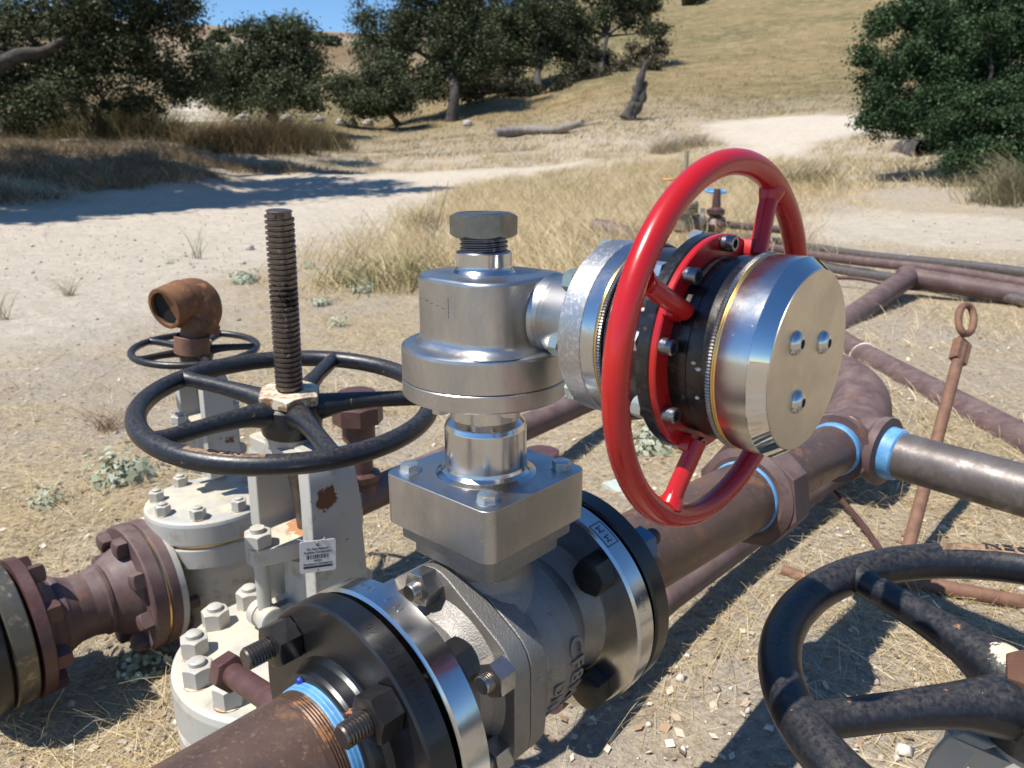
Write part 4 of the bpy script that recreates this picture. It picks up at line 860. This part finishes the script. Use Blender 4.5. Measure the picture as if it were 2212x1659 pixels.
pipe_run('ground_pipe', [a0, a1, (a1 + a2) / 2, a2], .052, primer, 'long purple brown pipe with white specks lying on the ground behind the ring topped rod', k=5, seg=32)
mk_w = M().torus((a1 * .93 + a2 * .07), nz(a2 - a1), .0515, .0035, 40, 8).jitter(.001, 200, 1); tag(mk('weld_bead', mk_w, poop, None, 50), 'whitish weld ring round the speckled ground pipe', 'weld')
bpk = 'thin pipelines lying in the dry grass'
for i, (A0, A1, rad, mt, lb) in enumerate([((1560, 508), (2300, 603), .034, grey_pipe, 'grey pipeline, farthest of the thin pipelines in the grass'), ((1560, 520), (2300, 626), .036, primer, 'brown pipeline, second of the thin pipelines in the grass'), ((1700, 561), (2300, 662), .030, grey_pipe, 'dull grey pipeline just behind the bent brown pipe'), ((1720, 590), (1990, 622), .012, primer_dark, 'thinnest dark pipeline ending beside the bent brown pipe')]):
    p_ = onz(*A0, .07); e_ = onz(*A1, .07); mid = [p_ + (e_ - p_) * t + np.array([0, 0, .012 * math.sin(9 * t + i)]) for t in np.linspace(0, 1, 9)]
    pipe_run('thin_pipeline', mid, rad, mt, lb, bpk, 16, 2)
# ring topped rod standing in the ground
b0 = g3(1944, 1252); t0_ = at(2078, 745, 1.62); dr_ = nz(t0_ - b0); Lr = np.linalg.norm(t0_ - b0)
rod = root('ring_rod', b0, 'thin rusty rod with a ring eye at its top, standing in the ground at right', 'rod')
mk('rod_shaft', M().cyl(b0 - dr_ * .05, t0_, .0115, seg=20), rod_rust, rod, 30)
eyc = at(2087, 690, 1.63); es = nz(np.cross(dr_, [0, 1, 0]))
mk('rod_collar', M().box(t0_ - dr_ * .02, es, np.cross(es, dr_), dr_, -.0175, .0175, -.010, .010, -.03, .030), rod_rust, rod, 30, .002)
ring = [eyc + (.022 * math.sin(t) * es + .040 * -math.cos(t) * dr_) for t in np.linspace(0, 2 * PI, 40)]
mk('ring_eye', M().tube(ring, .0075, 12), rod_rust, rod, 60)
pipe_run('ground_rod', [g3(1925, 1262) + [0, 0, .012], g3(2240, 1322) + [0, 0, .012]], .013, rod_rust, 'rusty rod lying flat on the ground beside the foot of the ring rod', k=1, cat='rod')
pipe_run('ground_rod', [g3(1768, 1045) + [0, 0, .02], g3(1850, 1140) + [0, 0, .02], g3(1908, 1212) + [0, 0, .012]], .006, primer_dark, 'dark thin bent rod lying in the pipe shadows below the tee', k=4, cat='rod')
pipe_run('ground_rod', [g3(1690, 1238) + [0, 0, .006], g3(1760, 1262) + [0, 0, .006]], .010, rod_rust, 'short rusty stub lying in the straw left of the ring rod', k=1, cat='rod')

# small valves far behind the red wheel
VG = 7.2
def farpt(x, y, d=VG): return at(x, y, d)
bb = farpt(1540, 520); bb[2] = hgt(bb[0], bb[1]); sc1 = VG / FPX     # metres per survey pixel there
fv = root('globe_valve', bb, 'small brown valve with a sky blue handwheel, seen through the red wheel', 'valve')
X_ = lambda x, y, dy=0: farpt(x, y) + np.array([0, dy, 0])
mk('valve_body', M().lathe(X_(1541, 530), u, [(0, .06), (.04, .08), (.06, .06), (.12, .06), (.14, .10), (.20, .11), (.25, .07), (.27, .055), (.29, .085), (.33, .085), (.35, .04), (.42, .038), (.52, .03)], 24).jitter(.004, 20, 4), primer_dark, fv, 50)
mk('side_flange', M().lathe(X_(1528, 481), (1, .1, -.03), [(-.06, .06), (-.02, .062), (.0, .045), (.12, .045), (.13, .06), (.16, .06)], 24), primer, fv, 40)
hw2 = mk('handwheel', M().torus(X_(1546, 413), nz([.05, -.12, 1]), .092, .012, 40, 10), sky_blue, fv, 60)
for k in range(4):
    q = PI / 2 * k + .4; c_ = X_(1546, 413); mk('spoke', M().cyl(c_, c_ + .09 * np.array([math.cos(q), math.sin(q), .01]), .009, seg=8), sky_blue, hw2, 40)
tg_ = farpt(1480, 525, 7.0); tg_[2] = hgt(tg_[0], tg_[1])
tv = root('tan_gate_valve', tg_, 'weathered tan bolted valve with flanges, half hidden behind the red wheel rim', 'valve')
Y_ = lambda x, y: farpt(x - 9, y - 26, 7.0)
mk('valve_body', M().lathe(Y_(1482, 528), u, [(0, .07), (.03, .10), (.12, .105), (.17, .10), (.175, .13), (.215, .135), (.22, .125), (.225, .135), (.26, .135), (.265, .10), (.30, .06), (.36, .03), (.50, .022), (.72, .018)], 32), valve_tan, tv, 40)
for sx in (-1, 1): mk('end_flange', M().lathe(Y_(1482, 505) + np.array([sx * .10, -.03 * sx, 0]), (sx, -.25 * sx, 0), [(0, .07), (.05, .07), (.055, .125), (.095, .125), (.10, .06)], 32), grey_pipe, tv, 40)
mk('handwheel', M().torus(Y_(1454, 414), u, .055, .010, 40, 8), orange_paint, tv, 60)
for k in range(8):
    q = PI / 4 * k; mk('bonnet_bolt', M().hexa(Y_(1482, 528) + np.array([.115 * math.cos(q), .115 * math.sin(q), .26]), u, .03, .02, q), valve_tan, tv, 30)
pipe_run('riser_pipe', [X_(1545, 483), X_(1690, 497), X_(1708, 503), X_(1716, 520), X_(1718, 566)], .035, primer, 'brown pipe from the blue wheeled valve that turns down to the ground', k=4)
pipe_run('broad_pipe', [at(1285, 492, 7.6), at(1340, 505, 7.4), at(1420, 545, 7.0), at(1480, 570, 6.8)], .095, primer, 'broad purple brown pipe in the grass left of the red wheel', k=5, seg=24)

# ---------------------------------------------------------------- trees
OAK = [(.045, .060, .026), (.062, .078, .034), (.026, .037, .018), (.090, .105, .050), (.13, .14, .08)]
def crown_cards(blobs, nleaf, size, cs, seed, clump=.45):
    """blobs: (centre xyz, radii xyz). leaves gathered in clumps through the volume"""
    g = np.random.default_rng(seed); bb_ = []
    for b in blobs:    # each mass breaks up into a few smaller ones so the outline is ragged
        c, q = np.array(b[0]), np.array(b[1]); bb_.append((c, q * .60))
        for _ in range(8):
            d = g.normal(size=3); d /= np.linalg.norm(d); bb_.append((c + d * q * g.uniform(.5, 1.08), q * g.uniform(.18, .46)))
    blobs = bb_
    vol = np.array([(b[1][0] * b[1][1] * b[1][2]) ** (2 / 3) for b in blobs]); vol /= vol.sum()
    P = []; T = []; Nn = []; cl = []
    per = 45
    for b, w in zip(blobs, vol):
        nc = max(3, int(nleaf * w / per)); d = g.normal(size=(nc, 3)); d /= np.linalg.norm(d, axis=1, keepdims=True)
        rr_ = g.random(nc)[:, None] ** .42; c = np.array(b[0]) + d * rr_ * np.array(b[1]) * g.choice([.85, 1.0, 1.12, 1.28], (nc, 1), p=[.4, .35, .17, .08]); cl.append(c)
        sg = clump * g.uniform(.3, 1.0, (nc, 1, 1)); q = c[:, None] + g.normal(size=(nc, per, 3)) * sg * [1, 1, .62]
        tn = np.repeat(g.uniform(.65, 1.3, (nc, 1)), per, 1)
        P.append(q.reshape(-1, 3)); T.append(tn.ravel()); Nn.append(np.repeat(d[:, None], per, 1).reshape(-1, 3))
    P = np.concatenate(P); T = np.concatenate(T); Nn = np.concatenate(Nn); n = len(P)
    nn = g.normal(size=(n, 3)) + Nn * .6 + [0, 0, .5]; nn /= np.linalg.norm(nn, axis=1, keepdims=True)
    t = np.cross(nn, g.normal(size=(n, 3))); t /= np.linalg.norm(t, axis=1, keepdims=True); b2 = np.cross(nn, t)
    s = (size * g.uniform(.35, 1.35, n))[:, None]
    V = np.stack([P - t * s, P - b2 * s * .55, P + t * s, P + b2 * s * .55], 1).reshape(-1, 3)
    C_ = np.array(cs)[g.integers(0, len(cs), n)] * T[:, None] * g.uniform(.8, 1.2, (n, 1))
    return V, np.arange(4 * n).reshape(-1, 4), C_, np.concatenate(cl)
def pxblob(x, y, rx, ry, d, dy=0, deep=None):
    k = d / FPX; return (at(x, y, d) + np.array([0, dy, 0]), (rx * k, (deep if deep else (rx + ry) / 2 * k), ry * k))
def tree(name, label, cat, blobs, base, nleaf, size, cs=OAK, trunk=.22, seed=1, clump=.45, group=None, tips=14, tmat=None, via=None):
    base = np.array(base, float); V, F, C_, cl = crown_cards(blobs, nleaf, size, cs, seed, clump)
    o = root(name, base, label, cat, group)
    c = flatmesh('crown', V - base, F, leaf_m, None, C_, parent=o)
    g = np.random.default_rng(seed); m = M(); cen = np.mean([b[0] for b in blobs], 0)
    fork = via if via is not None else base * .55 + cen * .45
    fork = np.array(fork, float)
    m.tube(spline([base - [0, 0, .3], base + (fork - base) * .5 + g.normal(0, .12, 3) * trunk * 4, fork]), list(np.linspace(trunk * 1.25, trunk * .7, 17)), 12)
    for i in g.choice(len(cl), min(tips, len(cl)), replace=False):
        e = cl[i]; mid = fork * .5 + e * .5 + g.normal(0, .3, 3) * trunk * 3
        m.tube(spline([fork, mid, e], 5), list(np.linspace(trunk * .5, trunk * .07, 11)), 7)
    mk('trunk', m.jitter(trunk * .05, 3, seed), tmat or bark, o, 60); return o
tg = 'oaks on the slope behind'
tree('oak_tree', 'large spreading oak filling the upper left corner with a thick bare limb', 'tree', [pxblob(60, 50, 170, 105, 22), pxblob(245, 40, 150, 110, 22.5), pxblob(330, 150, 95, 80, 23), pxblob(130, 175, 150, 75, 22), pxblob(10, 165, 90, 80, 22), pxblob(395, 60, 38, 55, 23), pxblob(290, 225, 70, 35, 23), pxblob(60, 235, 80, 35, 21.5), pxblob(385, 180, 40, 60, 23.5), pxblob(-120, 80, 130, 140, 22), pxblob(400, 15, 35, 40, 23), pxblob(430, 150, 22, 40, 24), pxblob(200, 130, 90, 70, 22.5), pxblob(350, 30, 60, 50, 23)],
     g3(170, 292), 84000, .055, trunk=.28, seed=11, clump=.30, group=tg, via=at(150, 150, 22.5), tips=22)
lb_ = root('dead_limb', at(-40, 175, 21), 'thick dark bare oak limb reaching in from the left edge', 'branch'); mk('limb', M().tube(spline([at(-160, 330, 21), at(-40, 175, 21), at(30, 125, 21), at(95, 112, 21.2), at(140, 85, 21.4)]), list(np.linspace(.30, .09, 33)), 14).jitter(.02, 3, 2), bark, lb_, 60)
tree('oak_tree', 'rounded oak standing alone left of centre under open sky', 'tree', [pxblob(590, 105, 85, 50, 40), pxblob(635, 120, 65, 60, 40), pxblob(555, 175, 105, 55, 40), pxblob(645, 190, 75, 50, 39), pxblob(500, 140, 55, 45, 41), pxblob(592, 62, 52, 22, 40), pxblob(470, 190, 50, 50, 41), pxblob(600, 225, 70, 25, 39), pxblob(450, 130, 30, 30, 41), pxblob(510, 215, 70, 30, 40), pxblob(660, 140, 50, 40, 40), pxblob(545, 75, 40, 25, 40)],
     g3(592, 268), 52000, .085, trunk=.3, seed=12, clump=.5, group=tg)
tree('oak_tree', 'tallest dark oak at centre with a straight trunk and two crowns', 'tree', [pxblob(850, 60, 65, 65, 50), pxblob(930, 40, 85, 75, 51), pxblob(1010, 60, 80, 80, 50), pxblob(960, 140, 70, 60, 50), pxblob(905, 175, 80, 40, 50), pxblob(790, 35, 26, 32, 50), pxblob(1020, 150, 50, 40, 50), pxblob(850, 130, 70, 55, 50), pxblob(880, -20, 90, 40, 50), pxblob(980, -30, 100, 50, 50), pxblob(800, 80, 30, 40, 50), pxblob(1040, 110, 50, 60, 50)],
     g3(974, 262), 80000, .095, trunk=.34, seed=13, clump=.6, group=tg, via=at(972, 150, 50))
tree('oak_tree', 'low bushy oak hugging the ground left of the tallest oak', 'tree', [pxblob(790, 185, 60, 50, 47), pxblob(750, 205, 45, 38, 47), pxblob(845, 205, 60, 45, 47), pxblob(810, 225, 70, 25, 46)],
     g3(865, 268), 30000, .085, trunk=.2, seed=14, clump=.5, group=tg)
tree('oak_tree', 'leaning oak with a split crooked trunk just right of the tallest oak', 'tree', [pxblob(1120, 50, 65, 60, 60), pxblob(1185, 60, 65, 65, 60), pxblob(1085, 110, 55, 55, 60), pxblob(1170, 115, 60, 35, 60), pxblob(1110, 150, 40, 30, 60), pxblob(1130, -20, 90, 40, 60), pxblob(1225, 100, 40, 40, 60), pxblob(1060, 60, 40, 60, 60), pxblob(1220, 20, 35, 40, 60)],
     g3(1166, 200), 52000, .11, trunk=.3, seed=15, clump=.65, group=tg, via=at(1166, 140, 60))
tree('oak_tree', 'thin crowned oak with an arching trunk at the edge of the hill', 'tree', [pxblob(1262, 45, 45, 35, 62), pxblob(1325, 12, 60, 32, 62), pxblob(1400, 5, 40, 25, 62), pxblob(1412, 62, 30, 15, 62), pxblob(1255, 90, 35, 32, 62), pxblob(1360, 45, 35, 14, 62), pxblob(1300, -25, 70, 30, 62)],
     g3(1296, 168), 30000, .11, trunk=.22, seed=16, clump=.55, group=tg, via=at(1312, 78, 62))
mb = g3(1300, 1052); mb2 = g3(1440, 1122); tag(mk('board', M().box(mb, nz((mb2 - mb) * [1, 1, 0]), np.cross(u, nz((mb2 - mb) * [1, 1, 0])), u, 0, float(np.linalg.norm(mb2 - mb)), 0, .07, 0, .012), pbr('mint_board', (.42, .50, .46), .6, 0, [((.55, .52, .42), 20, .5, .6, .8, 0)]), None, 0), 'pale mint board on the ground behind the far black flange', 'board')
JB = g3(2100, 388); JD = float((JB - O0) @ FW); js = JD / 15
tree('juniper_tree', 'dense dark green bushy tree filling the upper right corner', 'tree', [pxblob(x, y, rx, ry, JD + dd * js, deep=(rx + ry) / 2 * js * JD / FPX / js) for x, y, rx, ry, dd in
     [(1990, 100, 85, 85, 0), (2080, 60, 90, 90, .3), (1925, 175, 55, 60, 0), (2130, 30, 100, 90, .4), (2200, 190, 75, 80, -.5), (2190, 270, 60, 60, -.8), (2040, 200, 80, 60, -.4), (1965, 240, 60, 40, -.2), (2090, 250, 80, 45, -.8), (1897, 55, 24, 45, .2), (1872, 122, 34, 26, 0), (2110, 310, 40, 35, -.9), (2290, 80, 110, 150, 0), (1893, 225, 32, 40, 0), (2010, 20, 75, 60, .2), (2200, 60, 90, 90, 0), (2160, 250, 80, 70, -.6), (2010, 150, 80, 70, 0), (2120, 120, 90, 90, -.2), (2170, 0, 110, 80, .2), (2200, 330, 60, 45, -.8), (2060, 290, 50, 25, -.6), (2070, 335, 45, 30, -.9), (2140, 350, 50, 35, -1.), (2200, 380, 50, 30, -1.2), (1990, 270, 60, 30, -.3), (1900, 265, 30, 25, 0)]],
     JB, 240000, .034 * js, cs=[(.030, .060, .024), (.048, .085, .035), (.02, .04, .018), (.075, .115, .05)], trunk=.13 * js, seed=17, clump=.16 * js, tips=6)
# the wide oak whose crown shades the road, its trunk beyond the left edge
sh = []; g_ = np.random.default_rng(5)
shift = np.array([math.sin(R_(SH_AZ)), math.cos(R_(SH_AZ)), 0]) / math.tan(R_(SUN_EL))
for x, y, rx, ry in [(-60, 465, 1.3, .5), (60, 468, 1.2, .5), (200, 458, 1.3, .5), (340, 450, 1.3, .5), (470, 440, 1.2, .45), (580, 428, 1.2, .5), (700, 420, 1.2, .5), (800, 414, 1.1, .45), (880, 412, 1.0, .35), (330, 415, 1.2, .7), (520, 402, 1.2, .7), (150, 425, 1.3, .7), (660, 400, 1.1, .5), (0, 420, 1.4, .9), (60, 380, 1.3, 1.), (230, 385, 1.3, 1.), (400, 375, 1.4, 1.), (560, 362, 1.3, .9), (700, 372, 1.2, .8), (760, 355, 1.0, .8), (150, 350, 1.4, 1.), (330, 350, 1.3, 1.), (480, 345, 1.3, 1.), (520, 428, 1.0, 1.1), (620, 418, 1.0, 1.3), (720, 408, 1.0, 1.5), (800, 402, .9, 1.2), (600, 394, 1.0, 1.3), (700, 388, .9, 1.3), (450, 412, 1.1, 1.2), (250, 440, 1.2, .9), (120, 452, 1.2, .8), (400, 440, 1.1, .8)]:
    G_ = g3(x, y); h_ = 7.6 + g_.uniform(-.5, .9); sh.append((G_ + [0, 0, h_] - shift * h_, (rx, ry * 1.25, .55)))
bA = np.array([-13.5, 11.0, float(hgt(-13.5, 11.0))])
tree('oak_tree', 'wide oak beyond the left edge whose crown shades the dirt road', 'tree', sh, bA, 40000, .13, trunk=.45, seed=18, clump=.42, group=tg, via=bA + [1.5, 2, 5.2], tips=30)
for i, (x, y, w_) in enumerate([(474, 82, 15), (446, 100, 9), (661, 80, 8), (692, 84, 5), (717, 91, 5), (640, 92, 5), (1500, 2, 9)]):
    p = g3(x, y + 9); k = p[1] / FPX
    tree('ridge_tree', ['roundest dark tree on the far ridge', 'small dark tree left of the roundest ridge tree', 'dark tree on the far ridge, beside the lone oak crown', 'tiny tree on the far ridge, middle of three', 'tiny tree on the far ridge, nearest the central oak', 'small bush on the far ridge behind the lone oak', 'small tree on the crest of the right hill'][i], 'tree', [(p + [0, 0, 8 * k * .9], (w_ * k, w_ * k, w_ * k * .75))], p, 700, .5, trunk=.3, seed=30 + i, clump=.8, group='small trees on the far ridge', tips=3)

# shrubs: upright twiggy bushes
def shrub(label, x, y, h, w, nb, cs, name='shrub', cat='shrub', group=None, lean=.45, bw=.012, dd=None, seed=0):
    p = g3(x, y) if dd is None else dd; n = nb; gx = p[0] + rng.normal(0, w * .35, n); gy = p[1] + rng.normal(0, w * .35, n)
    V, F, C_ = blades(on_ground(gx, gy, -.02), h * rng.uniform(.35, 1.1, n), bw * rng.uniform(.6, 1.4, n), rng.uniform(0, 2 * PI, n), np.abs(rng.normal(lean, .22, n)), pal(n, cs, .25), 3, .35)
    o = flatmesh(name, V - p, F, leaf_m, None, C_); o.location = tuple(p); return tag(o, label, cat, group)
BR = [(.14, .095, .05), (.20, .14, .07), (.085, .06, .035), (.24, .18, .09)]; OL = [(.13, .12, .06), (.10, .095, .05), (.19, .16, .085), (.24, .19, .10)]
sg = 'dry brown bushes along the road bank'
for i, (x, y, h, w, c_) in enumerate([(455, 322, 1.0, 1.2, BR), (510, 326, 1.25, 1.3, BR), (565, 328, 1.5, 1.3, BR), (620, 326, 1.5, 1.3, BR), (672, 322, 1.3, 1.2, OL), (720, 322, 1.0, 1.0, OL)]):
    shrub(['leftmost dry bush on the road bank, low and brown', 'second dry bush from the left on the road bank', 'dark brown bush below the lone oak trunk', 'tallest dark brown bush on the road bank', 'olive brown bush right of the tallest bank bush', 'rightmost bush on the bank, yellow brown'][i], x, y, h, w, 1600, c_, group=sg, bw=.026, lean=.35)
for i, (x, y, h, w) in enumerate([(120, 300, 1.4, 1.0), (240, 300, 2.1, 1.1), (300, 298, 1.9, 1.0), (40, 305, 1.2, .9), (365, 305, 1.2, .8)]):
    shrub(['tall olive grass clump under the big left oak, leftmost but one', 'tallest olive grass clump under the big left oak', 'olive grass clump just right of the tallest one', 'olive grass clump nearest the left edge', 'olive grass clump nearest the bare white slope'][i], x, y, h, w, 700, OL, name='grass_clump', cat='grass clump', group='tall grass clumps under the left oak', lean=.25, bw=.03)
for i, (x, y, h, w, c_, nb) in enumerate([(1440, 330, .75, 1.0, [(.36, .29, .19), (.28, .22, .14), (.22, .18, .11)], 700), (1500, 318, .7, .8, [(.33, .27, .18), (.25, .2, .12)], 500), (1740, 400, .55, .7, [(.14, .13, .06), (.22, .19, .09), (.30, .25, .14)], 700), (2150, 440, .6, .5, [(.17, .15, .08), (.24, .21, .12)], 500), (2200, 430, .8, .5, [(.15, .14, .08), (.25, .2, .12)], 600), (840, 615, .30, .60, [(.40, .33, .17), (.28, .26, .12), (.50, .41, .24)], 900), (905, 500, .40, .30, [(.44, .35, .2), (.32, .26, .13)], 400)]):
    shrub(['pale twiggy sagebrush above the red wheel, left one', 'pale twiggy sagebrush right of the other one', 'olive green bush behind the top of the red wheel', 'grey green weed bush below the juniper, left one', 'grey green weed bush at the right edge', 'greenish weedy bush behind the black threaded stem', 'dry weed bush left of the hex cap'][i], x, y, h, w, nb, c_, bw=.012 if y > 300 else .11, group='scattered bushes')
for lb, blobs, nl, sz, cs, sd in [('brown brush patch on the hill right of the thin crowned oak', [(1380, 118, 40, 16, 62), (1330, 150, 40, 20, 60), (1290, 165, 30, 20, 58), (1420, 105, 25, 12, 64), (1405, 140, 20, 10, 60)], 5000, .13, [(.11, .09, .06), (.16, .13, .085), (.07, .06, .04)], 61),
    ('dark brush patch between the leaning oak and the thin crowned oak', [(1240, 165, 35, 30, 58), (1215, 190, 30, 22, 56), (1265, 130, 35, 30, 60), (1290, 125, 25, 25, 61)], 6000, .13, [(.045, .045, .028), (.075, .07, .042), (.03, .032, .02)], 62),
    ('dark scrub at the foot of the slope behind the tallest oak', [(1050, 175, 45, 25, 58), (1090, 190, 40, 22, 56), (1010, 200, 30, 18, 54), (1130, 195, 30, 16, 56)], 5000, .13, [(.04, .045, .026), (.07, .065, .04), (.11, .09, .055)], 63)]:
    V, F, C_, _c = crown_cards([pxblob(*b_) for b_ in blobs], nl, sz, cs, sd, .5)
    o = flatmesh('shrub', V - V.mean(0), F, leaf_m, None, C_); o.location = tuple(V.mean(0)); tag(o, lb, 'shrub', 'scattered bushes')
# tall thin dead weed
p = g3(925, 560); m = M()
for k in range(7):
    t = rng.normal(0, .25, 3); q = p + [rng.normal(0, .03), 0, 0]; m.tube(spline([q, q + [t[0] * .2, 0, .25], q + [t[0] * .5, t[1] * .3, .5 + .16 * rng.random()]], 4), .0022, 5)
wd = mk('dead_weed', m, pale_bark, None, 60); tag(wd, 'tall thin leafless weed standing left of the hex cap', 'weed')
# green stalks by the road
def stalks(label, x, y, h, nb, cs, lean=.2, bw=.006):
    p = g3(x, y); n = nb; V, F, C_ = blades(on_ground(p[0] + rng.normal(0, .02, n), p[1] + rng.normal(0, .02, n)), h * rng.uniform(.5, 1.1, n), np.full(n, bw), rng.uniform(0, 2 * PI, n), np.abs(rng.normal(lean, .12, n)), pal(n, cs), 3, .2)
    o = flatmesh('weed', V - p, F, leaf_m, None, C_); o.location = tuple(p); tag(o, label, 'weed', 'single weeds by the road')
stalks('green stalky weed at the near edge of the dirt road', 428, 560, .33, 14, [(.16, .17, .08), (.24, .24, .12)])
stalks('dry weed tuft at the far left of the road edge', 150, 640, .22, 60, [(.36, .29, .17), (.27, .22, .12)], .7, .003)
stalks('dry weed tuft left of the elbow, at the left edge', 8, 690, .2, 30, [(.36, .29, .17), (.27, .22, .12)], .4, .003)
stalks('reddish brown weed tuft left of the black handwheel', 235, 930, .16, 90, [(.26, .14, .09), (.33, .22, .13)], .7, .002)
# pale leafy plants
LG = 'pale grey green leafy plants on the ground'
for i, (x, y, s, n, lb) in enumerate([(530, 612, .10, 70, 'pale leafy plant right of the green stalky weed'), (668, 580, .07, 40, 'pale leafy plant just right of the threaded stem top'), (785, 632, .085, 60, 'pale leafy plant nearest the yellow green weed bush'), (700, 660, .075, 50, 'pale leafy plant between stem and gearbox'), (735, 705, .065, 30, 'faint pale plant below the others near the stem'), (366, 570, .05, 30, 'tiny pale plant left of the green stalky weed'), (270, 1035, .085, 70, 'pale leafy plant left of the second grey valve'), (310, 1435, .058, 34, 'large leaved pale plant below the pipe spool'), (1405, 968, .075, 40, 'pale plant behind the lower left of the red wheel'), (470, 1668, .04, 16, 'pale sprig at the bottom left'), (105, 1090, .05, 30, 'small green plant among dry leaves at left')]):
    n *= 4; p = g3(x, y); k = np.arange(n); d = rng.normal(size=(n, 3)) * [1, 1, .5]; c = p + d * s * .5 + [0, 0, s * .38]; sz = (s * rng.uniform(.05, .15, n))[:, None]
    nn = d + [0, 0, 1.2]; nn /= np.linalg.norm(nn, axis=1, keepdims=True); t = np.cross(nn, rng.normal(size=(n, 3))); t /= np.linalg.norm(t, axis=1, keepdims=True); b2 = np.cross(nn, t)
    pts = [c - t * sz, c - t * sz * .35 - b2 * sz * .75, c + t * sz * .5 - b2 * sz * .55, c + t * sz * 1.25, c + t * sz * .5 + b2 * sz * .55, c - t * sz * .35 + b2 * sz * .75]
    V = np.stack(pts, 1).reshape(-1, 3); F = np.concatenate([np.arange(n)[:, None] * 6 + np.array([[0, 1, 2, 3]]), np.arange(n)[:, None] * 6 + np.array([[0, 3, 4, 5]])])
    cs_ = pal(n, [(.34, .37, .27), (.43, .46, .36), (.27, .30, .20)]); o = flatmesh('leafy_plant', V - p, F, leaf_m, None, np.concatenate([cs_, cs_])); o.location = tuple(p); tag(o, lb, 'plant', LG)

# logs, snag, stones, pipe standing in for shade
def log(label, pts, rad, mat, name='fallen_log', cat='log', branches=0, seed=0):
    P = spline(pts, 6); g = np.random.default_rng(seed); m = M().tube(P, list(np.linspace(rad, rad * .55, len(P)) * g.uniform(.8, 1.2, len(P))), 12)
    for _ in range(branches):
        i = g.integers(2, len(P) - 2); d = g.normal(size=3) * .5 + [0, 0, .35]; m.tube([P[i], P[i] + d * rad * 4, P[i] + d * rad * 7 + [0, 0, .05]], [rad * .4, rad * .3, rad * .1], 6)
    o = mk(name, m.jitter(rad * .12, 4, seed), mat, None, 60); return tag(o, label, cat)
log('long grey fallen log with broken branches in the dry grass at centre', [g3(1070, 296) + [0, 0, .2], g3(1150, 292) + [0, 0, .25], g3(1200, 290) + [0, 0, .2], g3(1258, 283) + [0, 0, .35]], .24, pale_bark, branches=2, seed=9)
st = g3(1353, 258); k = st[1] / FPX
tag(mk('tree_snag', M().tube(spline([st, st + np.array([18, 0, 45]) * k, st + np.array([28, 0, 85]) * k, st + np.array([36, 0, 112]) * k]), list(np.linspace(15 * k, 3 * k, 25) * rng.uniform(.75, 1.2, 25)), 12).tube(spline([st + np.array([8, 0, 0]) * k, st + np.array([28, 0, 40]) * k, st + np.array([38, 0, 74]) * k]), list(np.linspace(12 * k, 3 * k, 17) * rng.uniform(.75, 1.2, 17)), 10).jitter(.07, 5, 6), charred, None, 60), 'leaning charred dead tree trunk on the slope', 'tree stump')
rk = 'pale rocks and debris under the trees'
for i, (x, y, s, lb) in enumerate([(618, 262, .42, 'pale rock at the foot of the lone oak'), (738, 272, .40, 'pale rock left of the low bushy oak'), (762, 273, .34, 'pale rock between the low oak and the other rocks'), (795, 272, .42, 'pale rock nearest the low bushy oak'), (690, 262, .35, 'bluish pale rock right of the lone oak'), (525, 265, .5, 'pale rock left of the lone oak trunk'), (1010, 272, .3, 'small pale rock beside the tallest oak trunk'), (540, 520 + 20, .045, 'dark stone on the dirt road edge')]):
    p = g3(x, y); m = M().sphere(p + [0, 0, s * .35], s, 12, (1, 1, .8)); V = m.v[0]; V += rng.normal(0, s * .06, V.shape); tag(mk('rock', m, stone, None, 20), lb, 'rock', rk)
cv = g3(2000, 338); tag(mk('shade_pipe', M().lathe(cv + [.1, .3, .10], (-.12, -1, .02), [(-1.2, .40), (.4, .40), (.4, .385), (-1.1, .38)], 32), charred, None, 40), 'dark pipe standing in for the shaded gap under the board below the juniper', 'shade stand-in')  # dark pipe added to stand in for the shade under the board
pk = g3(1940, 292); pk2 = at(2075, 296, pk[1] * .9613); tag(mk('plank', M().box(at(1925, 301, 17), np.array([1., 0, 0]), np.array([0, 1., 0]), u, 0, 1.5, 0, .3, 0, .07), pale_bark, None, 0), 'weathered board lying over the dark shade pipe', 'board')
